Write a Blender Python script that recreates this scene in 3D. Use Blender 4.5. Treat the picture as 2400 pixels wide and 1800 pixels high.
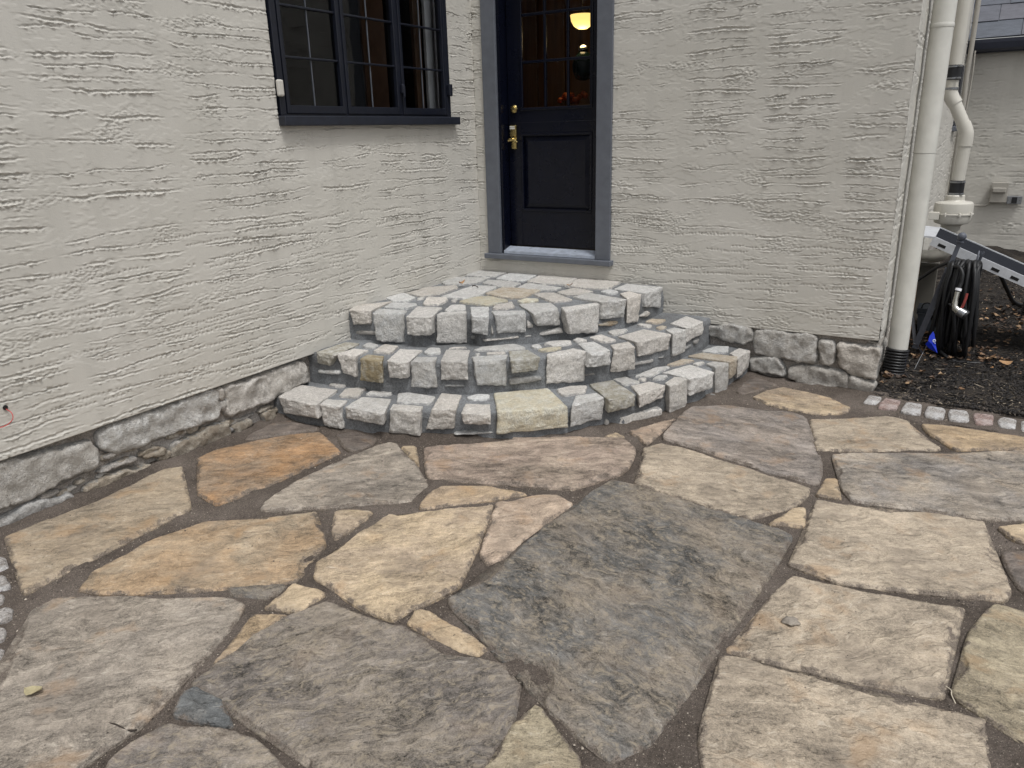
import bpy, bmesh, math, random
import numpy as np
from mathutils import Vector, Matrix, noise, geometry

for o in list(bpy.data.objects):
    bpy.data.objects.remove(o)
SC = bpy.context.scene
COL = SC.collection
R_ = math.radians

# ------------------------------------------------------------ camera
cam = bpy.data.cameras.new('camera')
cam.sensor_width = 36.0
cam.lens = 26.705
cam.clip_start = 0.05
cam.clip_end = 400.0
camo = bpy.data.objects.new('camera', cam)
COL.objects.link(camo)
_r = Vector((0.85624, 0.51594, -0.02572)); _d = Vector((0.14049, -0.28049, -0.94952)); _f = Vector((-0.4971, 0.8094, -0.31265))
camo.matrix_world = Matrix(((_r.x, -_d.x, -_f.x, 3.5131), (_r.y, -_d.y, -_f.y, -5.2785), (_r.z, -_d.z, -_f.z, 1.65), (0, 0, 0, 1)))
SC.camera = camo

# ------------------------------------------------------------ sky and sun (overcast)
SUN_DIR = Vector((0.42, -0.24, 1.0)).normalized()
wd = bpy.data.worlds.new('World'); SC.world = wd
wd.use_nodes = True
nt = wd.node_tree; nt.nodes.clear()
sky = nt.nodes.new('ShaderNodeTexSky'); sky.sky_type = 'NISHITA'; sky.sun_disc = False
sky.sun_elevation = math.asin(SUN_DIR.z); sky.sun_rotation = math.atan2(SUN_DIR.x, SUN_DIR.y)
sky.air_density = 1.0; sky.dust_density = 4.0; sky.ozone_density = 1.0
hs = nt.nodes.new('ShaderNodeHueSaturation'); hs.inputs['Saturation'].default_value = 0.12
bg = nt.nodes.new('ShaderNodeBackground'); bg.inputs[1].default_value = 0.14
wo = nt.nodes.new('ShaderNodeOutputWorld')
nt.links.new(sky.outputs[0], hs.inputs['Color']); nt.links.new(hs.outputs[0], bg.inputs[0]); nt.links.new(bg.outputs[0], wo.inputs[0])
sl = bpy.data.lights.new('sun', 'SUN'); sl.energy = 1.5; sl.angle = R_(12); sl.color = (1.0, 0.985, 0.96)
so = bpy.data.objects.new('sun', sl); COL.objects.link(so)
so.rotation_euler = SUN_DIR.to_track_quat('Z', 'Y').to_euler()
SC.view_settings.view_transform = 'Standard'; SC.view_settings.look = 'None'
SC.view_settings.exposure = 0.12; SC.view_settings.gamma = 1.0

BLOCKS=[[0,"w",[20,-2305,172],[338,-2319,172],[352,-2320,92],[53,-2307,73],[-46,-2072,172],[250,-2038,172]],[0,"w",[347,-2279,172],[477,-2257,172],[481,-2256,32],[353,-2278,31],[316,-2187,172],[434,-2150,172]],[0,"w",[515,-2249,172],[788,-2238,172],[776,-2238,97],[521,-2248,98],[483,-2066,172],[658,-2013,172]],[0,"w",[777,-2159,172],[950,-2113,172],[936,-2117,19],[761,-2163,24],[733,-2078,172],[910,-2032,172]],[0,"w",[998,-2057,172],[1115,-1997,172],[1098,-2005,52],[959,-2076,47],[875,-1792,172],[997,-1771,172]],[0,"w",[1180,-2027,172],[1327,-1962,172],[1322,-1964,106],[1191,-2022,103],[1110,-1875,172],[1230,-1825,172]],[0,"y",[1356,-1922,172],[1658,-1668,172],[1656,-1670,45],[1355,-1923,38],[1158,-1642,172],[1394,-1425,172]],[0,"w",[1672,-1627,172],[1779,-1438,172],[1772,-1451,38],[1666,-1637,36],[1620,-1468,172],[1699,-1381,172]],[0,"m",[1829,-1458,172],[1921,-1309,172],[1920,-1310,100],[1826,-1464,95],[1593,-1238,172],[1685,-1114,172]],[0,"w",[1942,-1287,172],[2013,-1057,172],[2008,-1075,94],[1945,-1276,86],[1832,-1143,172],[1898,-1034,172]],[0,"w",[2046,-1056,172],[2089,-865,172],[2090,-862,-21],[2049,-1044,-7],[1994,-999,172],[2001,-864,172]],[0,"w",[2109,-855,172],[2193,-666,172],[2193,-667,59],[2112,-848,56],[1909,-801,172],[2000,-570,172]],[0,"w",[2173,-554,172],[2220,-423,172],[2225,-408,-38],[2184,-523,-55],[2093,-494,172],[2121,-436,172]],[0,"t",[2222,-395,172],[2234,-255,172],[2234,-249,48],[2224,-372,37],[1926,-376,172],[1988,-266,172]],[0,"w",[2244,-274,172],[2268,-71,172],[2269,-66,44],[2246,-258,19],[2158,-183,172],[2183,-39,172]],[1,"m",[53,-1984,378],[215,-1993,378],[141,-1989,294],[47,-1983,303],[53,-1715,378],[150,-1700,378]],[1,"w",[212,-1965,378],[346,-1957,378],[333,-1958,242],[243,-1963,255],[221,-1822,378],[317,-1805,378]],[1,"b",[415,-1979,378],[570,-1972,378],[565,-1972,237],[397,-1980,235],[393,-1886,378],[495,-1864,378]],[1,"w",[594,-1946,378],[727,-1922,378],[711,-1924,274],[602,-1945,270],[491,-1691,378],[630,-1657,378]],[1,"w",[731,-1879,378],[848,-1822,378],[852,-1820,204],[720,-1885,215],[703,-1792,378],[808,-1740,378]],[1,"w",[883,-1794,378],[1029,-1744,378],[1030,-1744,262],[878,-1796,255],[766,-1573,378],[891,-1513,378]],[1,"w",[1065,-1715,378],[1206,-1593,378],[1202,-1596,203],[1082,-1701,224],[1000,-1638,378],[1169,-1508,378]],[1,"m",[1257,-1611,378],[1371,-1468,378],[1361,-1481,296],[1265,-1601,295],[1135,-1424,378],[1219,-1354,378]],[1,"w",[1408,-1434,378],[1567,-1232,378],[1558,-1244,181],[1404,-1438,202],[1384,-1384,378],[1459,-1209,378]],[1,"w",[1623,-1268,378],[1686,-1146,378],[1687,-1144,277],[1608,-1296,293],[1436,-1083,378],[1501,-998,378]],[1,"w",[1698,-1099,378],[1787,-1008,378],[1790,-1005,223],[1682,-1115,223],[1639,-1019,378],[1700,-903,378]],[1,"w",[1763,-904,378],[1884,-621,378],[1878,-636,273],[1775,-877,275],[1597,-814,378],[1670,-575,378]],[1,"w",[1892,-597,378],[1929,-457,378],[1932,-444,219],[1895,-586,217],[1809,-510,378],[1839,-435,378]],[1,"w",[1919,-412,378],[1969,-199,378],[1966,-211,288],[1921,-403,268],[1776,-326,378],[1800,-83,378]],[2,"w",[35,-1641,575],[175,-1596,575],[161,-1600,479],[61,-1633,474],[-31,-1495,575],[109,-1298,575]],[2,"w",[258,-1657,575],[428,-1572,575],[412,-1580,379],[261,-1655,390],[192,-1523,575],[400,-1497,575]],[2,"w",[500,-1617,575],[651,-1575,575],[639,-1578,449],[497,-1618,452],[375,-1343,575],[540,-1307,575]],[2,"w",[644,-1487,575],[783,-1380,575],[780,-1382,372],[631,-1497,381],[629,-1429,575],[753,-1335,575]],[2,"w",[878,-1435,575],[965,-1396,575],[953,-1401,447],[875,-1437,459],[713,-1210,575],[811,-1154,575]],[2,"w",[991,-1349,575],[1136,-1232,575],[1136,-1233,448],[1003,-1339,449],[910,-1260,575],[1090,-1159,575]],[2,"w",[1202,-1230,575],[1270,-1040,575],[1275,-1027,464],[1215,-1195,488],[963,-1011,575],[1139,-899,575]],[2,"w",[1347,-1085,575],[1448,-792,575],[1442,-810,378],[1365,-1035,414],[1265,-975,575],[1421,-765,575]],[2,"w",[1448,-737,575],[1559,-599,575],[1549,-610,453],[1444,-742,458],[1190,-659,575],[1230,-502,575]],[2,"w",[1554,-568,575],[1582,-399,575],[1579,-421,379],[1555,-561,399],[1435,-420,575],[1464,-333,575]],[2,"w",[1590,-330,575],[1618,-81,575],[1616,-96,419],[1590,-333,473],[1327,-273,575],[1327,-61,575]]]
TREADS=[[2,"w",[[6,-234],[-45,-49],[-1,80],[199,53],[256,-13],[249,-188],[159,-254]]],[2,"w",[[317,-269],[293,-73],[316,30],[539,47],[575,-266],[492,-317]]],[2,"w",[[17,-583],[-35,-363],[199,-281],[247,-244],[280,-470],[185,-613],[98,-641]]],[2,"w",[[323,-478],[297,-348],[487,-330],[604,-372],[619,-500],[518,-549]]],[2,"w",[[28,-1018],[33,-789],[191,-636],[252,-708],[276,-946],[205,-1084],[79,-1042]]],[2,"w",[[342,-1036],[316,-587],[504,-550],[562,-881],[535,-1014]]],[2,"w",[[-30,-1201],[-59,-1057],[26,-1042],[194,-1136],[208,-1257],[131,-1300]]],[2,"t",[[562,-806],[561,-569],[713,-541],[863,-532],[884,-816],[805,-873]]],[2,"w",[[217,-1165],[228,-1073],[257,-1138]]],[2,"w",[[356,-1260],[263,-1093],[384,-1039],[442,-1098],[479,-1237],[401,-1300]]],[2,"w",[[476,-1112],[482,-1038],[523,-1124]]],[2,"y",[[549,-1112],[561,-939],[648,-878],[838,-942],[831,-1006],[794,-1134]]],[2,"w",[[194,-1472],[146,-1343],[308,-1282],[361,-1338],[331,-1460]]],[2,"w",[[624,-1383],[566,-1225],[649,-1188],[735,-1314]]],[2,"w",[[873,-1202],[839,-1090],[889,-996],[959,-1067],[955,-1176]]],[2,"w",[[604,-280],[570,21],[892,56],[942,-261],[756,-317]]],[2,"w",[[940,-312],[927,6],[1268,-21],[1287,-295],[1137,-347]]],[2,"w",[[671,-550],[639,-342],[965,-398],[955,-487],[783,-557]]],[2,"w",[[1010,-564],[1046,-372],[1240,-440],[1182,-589],[1123,-615]]],[2,"w",[[896,-689],[925,-623],[1012,-594],[1226,-747],[1136,-861]]],[2,"w",[[1280,-409],[1314,-316],[1400,-369],[1381,-466]]],[2,"y",[[904,-933],[910,-843],[996,-817],[1026,-870],[951,-960]]],[2,"w",[[869,-989],[879,-968],[971,-1081],[967,-1121]]],[2,"w",[[655,-556],[581,-565],[524,-556],[628,-511]]],[1,"w",[[221,-1745],[196,-1662],[298,-1677],[311,-1748]]],[1,"w",[[366,-1811],[323,-1649],[433,-1643],[488,-1790]]],[1,"w",[[674,-1691],[642,-1588],[707,-1566],[766,-1647],[728,-1703]]],[1,"w",[[750,-1557],[794,-1499],[856,-1460],[783,-1535]]],[1,"w",[[919,-1514],[937,-1424],[1072,-1279],[1184,-1311],[1198,-1364],[1069,-1441]]],[1,"w",[[977,-1582],[1001,-1541],[1016,-1597]]],[1,"w",[[1035,-1522],[1119,-1455],[1142,-1493],[1053,-1550]]],[1,"w",[[1195,-1261],[1220,-1208],[1277,-1266],[1249,-1304]]],[1,"w",[[1247,-1189],[1250,-1125],[1358,-1042],[1400,-1100],[1343,-1204]]],[1,"y",[[1277,-1326],[1309,-1263],[1384,-1206],[1394,-1240],[1320,-1343]]],[1,"w",[[1375,-1034],[1375,-959],[1458,-994],[1421,-1053]]],[1,"w",[[1437,-923],[1477,-821],[1628,-912],[1567,-983]]],[1,"w",[[1486,-732],[1502,-672],[1573,-603],[1583,-686],[1556,-794]]],[1,"w",[[1590,-469],[1595,-429],[1683,-436],[1688,-492]]],[1,"t",[[1605,-368],[1617,-267],[1711,-242],[1704,-360]]],[1,"t",[[1733,-492],[1758,-416],[1787,-438],[1772,-520]]],[0,"w",[[124,-1979],[130,-1923],[228,-1921],[233,-1979]]],[0,"w",[[338,-2116],[282,-1990],[385,-1925],[448,-2079]]],[0,"w",[[462,-2017],[456,-1952],[591,-1916],[600,-1960]]],[0,"w",[[732,-2044],[640,-1920],[683,-1874],[879,-1866],[926,-1975]]],[0,"w",[[1046,-1781],[1069,-1716],[1147,-1683],[1178,-1745],[1082,-1810]]],[0,"w",[[1458,-1418],[1502,-1326],[1592,-1269],[1629,-1393],[1540,-1492]]],[0,"w",[[1674,-1072],[1705,-998],[1854,-1056],[1785,-1149]]],[0,"w",[[1777,-962],[1837,-714],[1902,-653],[1866,-913]]],[0,"w",[[1898,-976],[1906,-876],[1958,-850],[1954,-922]]],[0,"t",[[1869,-649],[1923,-462],[2001,-455],[1914,-621]]],[0,"w",[[2014,-542],[2051,-461],[2076,-479],[2049,-554]]],[0,"w",[[1975,-223],[2022,-55],[2102,-16],[2132,-147],[2072,-219]]],[0,"w",[[1810,-1005],[1852,-957],[1866,-1011]]]]
PROF=[[2.308,2.316,2.319,2.315,2.318,2.325,2.317,2.31,2.323,2.344,2.354,2.346,2.337,2.325,2.32,2.318,2.302,2.284,2.275,2.272,2.264,2.257,2.257,2.26,2.264],[1.987,1.99,1.995,2.01,2.031,2.035,2.025,2.015,2.016,2.019,2.019,2.015,2.013,2.021,2.028,2.03,2.025,2.011,1.99,1.982,1.978,1.975,1.975,1.978,1.979],[1.636,1.634,1.641,1.652,1.66,1.667,1.661,1.644,1.648,1.669,1.682,1.69,1.695,1.69,1.687,1.669,1.643,1.643,1.653,1.653,1.637,1.628,1.624,1.621,1.62]]
FILL=[[2,"g",[[19,430],[123,435],[124,405],[20,396]]],[2,"g",[[534,421],[565,418],[562,392],[533,390]]],[2,"w",[[582,410],[644,416],[722,427],[724,406],[643,401],[587,398]]],[2,"w",[[743,421],[827,439],[898,448],[906,412],[836,408],[745,409]]],[2,"o",[[1083,424],[1136,437],[1203,431],[1200,409],[1148,392],[1090,409]]],[2,"w",[[618,527],[628,442],[614,437]]],[2,"w",[[755,530],[788,474],[754,467]]],[2,"w",[[1325,411],[1393,439],[1426,407],[1390,387]]],[1,"w",[[14,253],[105,269],[107,241],[15,228]]],[1,"g",[[461,225],[527,224],[526,206],[462,206]]],[1,"g",[[658,254],[700,258],[759,257],[759,229],[711,214],[658,210]]],[1,"g",[[896,229],[966,224],[958,213],[900,212]]],[1,"g",[[1081,241],[1182,234],[1177,210],[1089,216]]],[1,"g",[[1197,233],[1234,235],[1226,217]]],[1,"g",[[1352,237],[1421,239],[1405,215],[1353,215]]],[1,"g",[[1423,255],[1465,261],[1458,224],[1431,221]]],[0,"w",[[933,44],[998,46],[1073,38],[1074,-9],[1023,-16],[934,-19]]],[0,"w",[[897,24],[903,38],[912,17],[910,-16],[897,-11]]],[0,"g",[[1163,-18],[1240,-10],[1321,-9],[1323,-45],[1199,-40]]],[0,"w",[[501,29],[547,43],[603,47],[600,30],[547,24]]]]
FLAGS=[["tan",20,[[61,-3932],[56,-3778],[94,-3575],[67,-3332],[30,-3130],[96,-3050],[328,-3212],[526,-3325],[544,-3348],[532,-3503],[544,-3663],[568,-3793],[559,-3981],[589,-4120],[509,-4094],[434,-4062],[271,-3997],[125,-3951]]],["orange",15,[[730,-4005],[665,-3892],[643,-3631],[704,-3396],[944,-3207],[1079,-3052],[1086,-3095],[1162,-3164],[1237,-3193],[1336,-3267],[1324,-3401],[1407,-3497],[1427,-3530],[1332,-3629],[1210,-3726],[1008,-3861],[836,-3968]]],["deeporange",20,[[73,-2951],[51,-2836],[146,-2609],[241,-2453],[364,-2321],[534,-2407],[699,-2494],[680,-2603],[649,-2725],[683,-2869],[674,-2998],[624,-3093],[619,-3258],[509,-3231],[439,-3236],[281,-3085]]],["brown",20,[[86,-2650],[23,-2463],[29,-2272],[178,-2242],[96,-2298],[320,-2281],[341,-2312],[225,-2438],[121,-2587]]],["greytan",25,[[832,-2247],[877,-2250],[1207,-2456],[1355,-2592],[1378,-2696],[1394,-2770],[1248,-2882],[1126,-2986],[1006,-3088],[842,-3197],[791,-3131],[754,-2937],[755,-2764],[779,-2439],[797,-2315]]],["brown",10,[[489,-2332],[540,-2241],[741,-2250],[775,-2328],[740,-2461],[673,-2443]]],["lighttan",0,[[929,-2269],[997,-2220],[1175,-2424]]],["pink",15,[[1054,-2226],[1095,-2174],[1418,-1883],[1400,-1854],[1679,-1675],[1944,-1544],[2075,-1643],[2136,-1856],[2134,-1973],[2106,-2053],[2053,-2035],[2024,-2177],[2003,-2263],[1873,-2308],[1705,-2360],[1492,-2467],[1311,-2524],[1187,-2400],[1115,-2265]]],["lighttan",0,[[1839,-1583],[1879,-1479],[1961,-1518]]],["pinktan",10,[[1936,-1426],[2105,-1090],[2106,-1350],[2106,-1568],[2030,-1515]]],["lightorange",5,[[1472,-2814],[1412,-2679],[1426,-2565],[1634,-2446],[1837,-2423],[1715,-2572],[1563,-2735]]],["pinktan",25,[[1750,-2579],[1808,-2532],[1891,-2400],[1964,-2358],[2070,-2408],[2042,-2618],[2038,-2787],[2041,-2917],[2044,-2989],[2007,-3061],[1933,-3001],[1859,-2833]]],["yellow",0,[[1153,-3030],[1175,-2991],[1307,-2941],[1328,-3006],[1333,-3218],[1272,-3172]]],["yellow",30,[[1386,-2921],[1446,-2912],[1487,-2837],[1753,-2604],[1836,-2798],[1939,-3060],[1977,-3166],[1999,-3245],[1944,-3426],[1926,-3485],[1922,-3539],[1890,-3538],[1800,-3542],[1617,-3504],[1457,-3477],[1447,-3455],[1400,-3383],[1402,-3277],[1387,-3117]]],["slate",-40,[[2127,-2087],[2092,-2241],[2094,-2421],[2057,-2646],[2055,-2941],[2073,-3131],[2002,-3332],[2062,-3373],[2171,-3390],[2232,-3439],[2317,-3476],[2380,-3481],[2448,-3482],[2540,-3494],[2568,-3552],[2575,-3614],[2601,-3644],[2727,-3694],[2853,-3748],[2857,-3712],[2916,-3643],[2930,-3506],[2943,-3380],[2943,-3277],[2946,-3156],[2966,-2995],[2971,-2724],[2998,-2667],[3013,-2449],[3022,-2217],[2972,-2181],[2816,-2161],[2515,-2124],[2227,-2075]]],["cream",-10,[[2108,-1624],[2156,-1502],[2273,-1511],[2778,-1635],[2997,-1679],[2995,-1808],[2954,-1940],[2880,-2067],[2815,-2140],[2738,-2141],[2507,-2101],[2227,-2060],[2211,-1945],[2144,-1748]]],["pinkgrey",-20,[[2108,-996],[2117,-847],[2320,-707],[2555,-696],[2679,-628],[2780,-688],[2876,-995],[2925,-1196],[2986,-1338],[3014,-1533],[3021,-1635],[2768,-1595],[2430,-1495],[2149,-1447],[2125,-1401]]],["brown",0,[[2273,-420],[2263,-15],[2410,-85],[2489,-129],[2339,-451]]],["yellow",0,[[2397,-472],[2456,-279],[2530,-167],[2724,-210],[2860,-253],[2985,-371],[2981,-457],[2861,-584],[2743,-604],[2523,-558]]],["cream",10,[[2801,-710],[3006,-582],[3191,-409],[3314,-452],[3368,-593],[3405,-694],[3509,-808],[3511,-844],[3285,-981],[3081,-1098],[2924,-1188],[2866,-940]]],["lightorange",0,[[3383,-467],[3490,-439],[3898,-413],[4052,-422],[4047,-509],[3893,-598],[3752,-715],[3575,-816],[3492,-703],[3423,-603]]],["creamgrey",5,[[3001,-1225],[3089,-1157],[3424,-965],[3567,-892],[3892,-644],[4097,-545],[4038,-1442],[3868,-1546],[3731,-1638],[3435,-1676],[3185,-1747],[3134,-1644],[3086,-1507],[3097,-1438],[3035,-1327]]],["lighttan",0,[[3032,-1752],[3032,-1539],[3088,-1521],[3139,-1746]]],["lighttan",0,[[2900,-2149],[2957,-1952],[3014,-1919],[3048,-2105]]],["cream",10,[[3044,-2459],[3064,-2229],[3043,-1945],[3041,-1803],[3190,-1784],[3348,-1765],[3506,-1680],[3722,-1649],[3743,-2065],[3796,-2108],[3809,-2210],[3795,-2304],[3587,-2378],[3344,-2463],[3242,-2495],[3186,-2462],[3125,-2451]]],["cream",25,[[3034,-2714],[3085,-2521],[3187,-2518],[3244,-2512],[3365,-2504],[3664,-2439],[3636,-2573],[3618,-2683],[3634,-2706],[3631,-2829],[3623,-2933],[3627,-2985],[3557,-3017],[3362,-3043],[3227,-3066],[3123,-3090],[2984,-3100],[3012,-2975],[3038,-2754]]],["cream",5,[[2981,-3143],[3047,-3104],[3129,-3116],[3233,-3100],[3435,-3091],[3621,-3053],[3741,-3024],[3736,-3136],[3744,-3232],[3757,-3372],[3141,-3735],[3073,-3627],[3040,-3560],[3019,-3480],[3001,-3298]]],["olive",-30,[[3753,-2337],[3847,-2357],[4010,-2385],[3951,-3173],[3828,-3077],[3740,-3025],[3645,-2968],[3657,-2883],[3677,-2795],[3658,-2706],[3682,-2591],[3718,-2432]]],["lighttan",0,[[3762,-1687],[3907,-1545],[3948,-1769],[3842,-1787]]],["brown",0,[[3775,-1924],[3922,-1818],[3902,-2278],[3826,-2185]]],["greytan",30,[[724,-4162],[727,-4075],[796,-4017],[1109,-3844],[1254,-3750],[1372,-3725],[1409,-3762],[1459,-3891],[1542,-4116],[1598,-4316],[1594,-4421],[1602,-4493],[1588,-4610],[1428,-4704],[1100,-4554],[1083,-4447],[948,-4333],[807,-4226]]],["greybrown",30,[[1569,-4119],[1559,-3996],[1540,-3828],[1575,-3682],[1617,-3565],[1760,-3566],[1878,-3569],[1969,-3539],[2183,-3596],[2309,-3557],[2384,-3533],[2436,-3574],[2484,-3583],[2523,-3690],[2557,-3773],[2556,-3855],[2572,-3941],[2603,-4032],[2343,-4185],[2158,-4166],[2103,-4156],[1897,-4140]]],["lightorange",30,[[1552,-4027],[1525,-3925],[1465,-3794],[1460,-3757],[1574,-3706],[1556,-3841],[1573,-3960]]],["lighttan",20,[[1454,-3728],[1449,-3637],[1431,-3544],[1594,-3530],[1591,-3669]]],["slate",0,[[1232,-3706],[1316,-3632],[1423,-3561],[1423,-3670],[1292,-3728]]],["lighttan",-25,[[1971,-3530],[1953,-3445],[2005,-3423],[2059,-3440],[2229,-3470],[2304,-3491],[2293,-3553],[2260,-3558],[2144,-3556]]],["bluegrey",0,[[1649,-4240],[1585,-4165],[1602,-4119],[1717,-4123],[1847,-4175],[1805,-4194],[1696,-4223]]],["greybrown",10,[[1655,-4445],[1638,-4357],[1670,-4275],[1851,-4190],[1949,-4173],[2094,-4203],[2218,-4256],[1715,-4553]]],["olive",0,[[2543,-3750],[2564,-3643],[2633,-3681],[2718,-3735],[2780,-3772],[2815,-3843],[2575,-3984],[2569,-3924],[2558,-3854]]]]
BRICKS=[["R","w",[[3039,-241],[3057,-62],[3130,-61],[3109,-234]]],["R","r",[[3130,-301],[3149,-77],[3248,-72],[3234,-259]]],["R","w",[[3260,-293],[3272,-97],[3364,-83],[3367,-309]]],["R","w",[[3392,-322],[3390,-98],[3494,-107],[3491,-311]]],["R","w",[[3520,-317],[3521,-104],[3618,-89],[3619,-294]]],["R","r",[[3643,-106],[3747,-94],[3741,-279],[3664,-312]]],["R","w",[[3774,-191],[3799,-98],[3865,-117],[3861,-291],[3786,-296]]],["R","w",[[3890,-125],[3973,-121],[3966,-314],[3888,-318]]],["R","r",[[4000,-149],[4078,-158],[4067,-356],[3992,-350]]],["R","w",[[4105,-163],[4186,-168],[4171,-374],[4093,-361]]],["L","w",[[295,-4124],[408,-4089],[493,-4122],[428,-4187]]],["L","w",[[445,-4195],[533,-4157],[592,-4188],[548,-4244]]],["L","w",[[571,-4255],[647,-4194],[709,-4229],[662,-4298]]],["L","w",[[688,-4310],[759,-4265],[833,-4316],[786,-4357]]],["L","w",[[796,-4380],[875,-4327],[923,-4368],[881,-4420]]],["L","w",[[128,-4058],[250,-4019],[343,-4056],[264,-4122]]]]
FOUND=[["L","a",[[-2640,334],[-2457,331],[-2029,319],[-1999,195],[-2316,162],[-2625,167],[-2645,223]]],["L","a",[[-2708,347],[-2653,340],[-2644,281],[-2667,263]]],["L","a",[[-2677,257],[-2649,256],[-2643,206],[-2676,212]]],["L","a",[[-3395,317],[-3348,337],[-3009,336],[-2745,349],[-2692,335],[-2681,235],[-2737,186],[-2866,181],[-2985,198],[-3070,189],[-3273,196],[-3331,208],[-3387,252]]],["L","a",[[-4000,342],[-3836,338],[-3642,316],[-3441,298],[-3406,230],[-3426,164],[-3536,171],[-3631,160],[-3760,145],[-3879,144],[-4047,141]]],["L","b",[[-4037,64],[-3893,82],[-3768,107],[-3580,88],[-3556,41],[-3698,54],[-3840,56],[-3900,50],[-4046,27]]],["L","c",[[-3518,91],[-3295,88],[-3120,57],[-3180,41],[-3380,39],[-3509,35]]],["L","c",[[-3016,121],[-2783,135],[-2650,140],[-2660,23],[-2766,21],[-2889,57],[-3029,55]]],["L","c",[[-2635,109],[-2497,97],[-2463,50],[-2609,31]]],["L","c",[[-2412,102],[-2324,109],[-2289,54],[-2391,36]]],["L","c",[[-3187,123],[-3074,125],[-3052,109],[-3090,87],[-3175,108]]],["L","b",[[-3440,132],[-3284,145],[-3195,126],[-3244,114]]],["R","a",[[1931,294],[2072,318],[2251,312],[2265,231],[2211,191],[2079,210],[1951,238]]],["R","a",[[2279,302],[2367,311],[2687,295],[2683,115],[2284,141]]],["R","a",[[2703,277],[2791,275],[2807,116],[2718,123]]],["R","a",[[2826,272],[3067,254],[3075,56],[2956,71],[2850,121]]],["R","a",[[2262,94],[2445,117],[2501,7],[2262,8]]],["R","a",[[2522,44],[2571,84],[2892,79],[2921,-31],[2704,-47],[2533,-9]]],["R","a",[[2923,60],[3080,19],[3059,-49],[2916,-39]]]]
# ------------------------------------------------------------ helpers
def srgb(r, g, b, k=1.0):
    f = lambda c: (c/12.92 if c <= .04045 else ((c+.055)/1.055)**2.4)
    return (f(r/255)*k, f(g/255)*k, f(b/255)*k, 1.0)

def zg(x, y):                                   # the patio falls a little away from the walls
    return -0.013*x-0.009*y

def link(o, parent=None):
    COL.objects.link(o)
    if parent is not None:
        o.parent = parent
    return o

def empty(name, loc=(0, 0, 0)):
    o = bpy.data.objects.new(name, None); COL.objects.link(o); o.location = loc; o.empty_display_size = .1
    return o

def tag(o, label=None, cat=None, group=None, kind=None):
    if label: o['label'] = label
    if cat: o['category'] = cat
    if group: o['group'] = group
    if kind: o['kind'] = kind
    return o

def mesh(name, verts, faces, mat, parent=None, smooth=False, attr=None):
    me = bpy.data.meshes.new(name)
    if isinstance(verts, np.ndarray):
        verts = verts.tolist()
    me.from_pydata(verts, [], faces)
    if smooth: me.polygons.foreach_set('use_smooth', [True]*len(me.polygons))
    if attr:
        for k, v in attr.items():
            a = me.attributes.new(k, 'FLOAT', 'POINT'); a.data.foreach_set('value', np.asarray(v, np.float32))
    me.materials.append(mat); me.update()
    o = bpy.data.objects.new(name, me)
    return link_local(o, parent)

def link_local(o, parent):
    COL.objects.link(o)
    if parent is not None:
        o.parent = parent
        o.matrix_parent_inverse = world_of(parent).inverted()
    return o

def world_of(o):
    m = o.matrix_basis.copy()
    if o.parent is not None:
        m = world_of(o.parent) @ o.matrix_parent_inverse @ m
    return m

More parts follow.
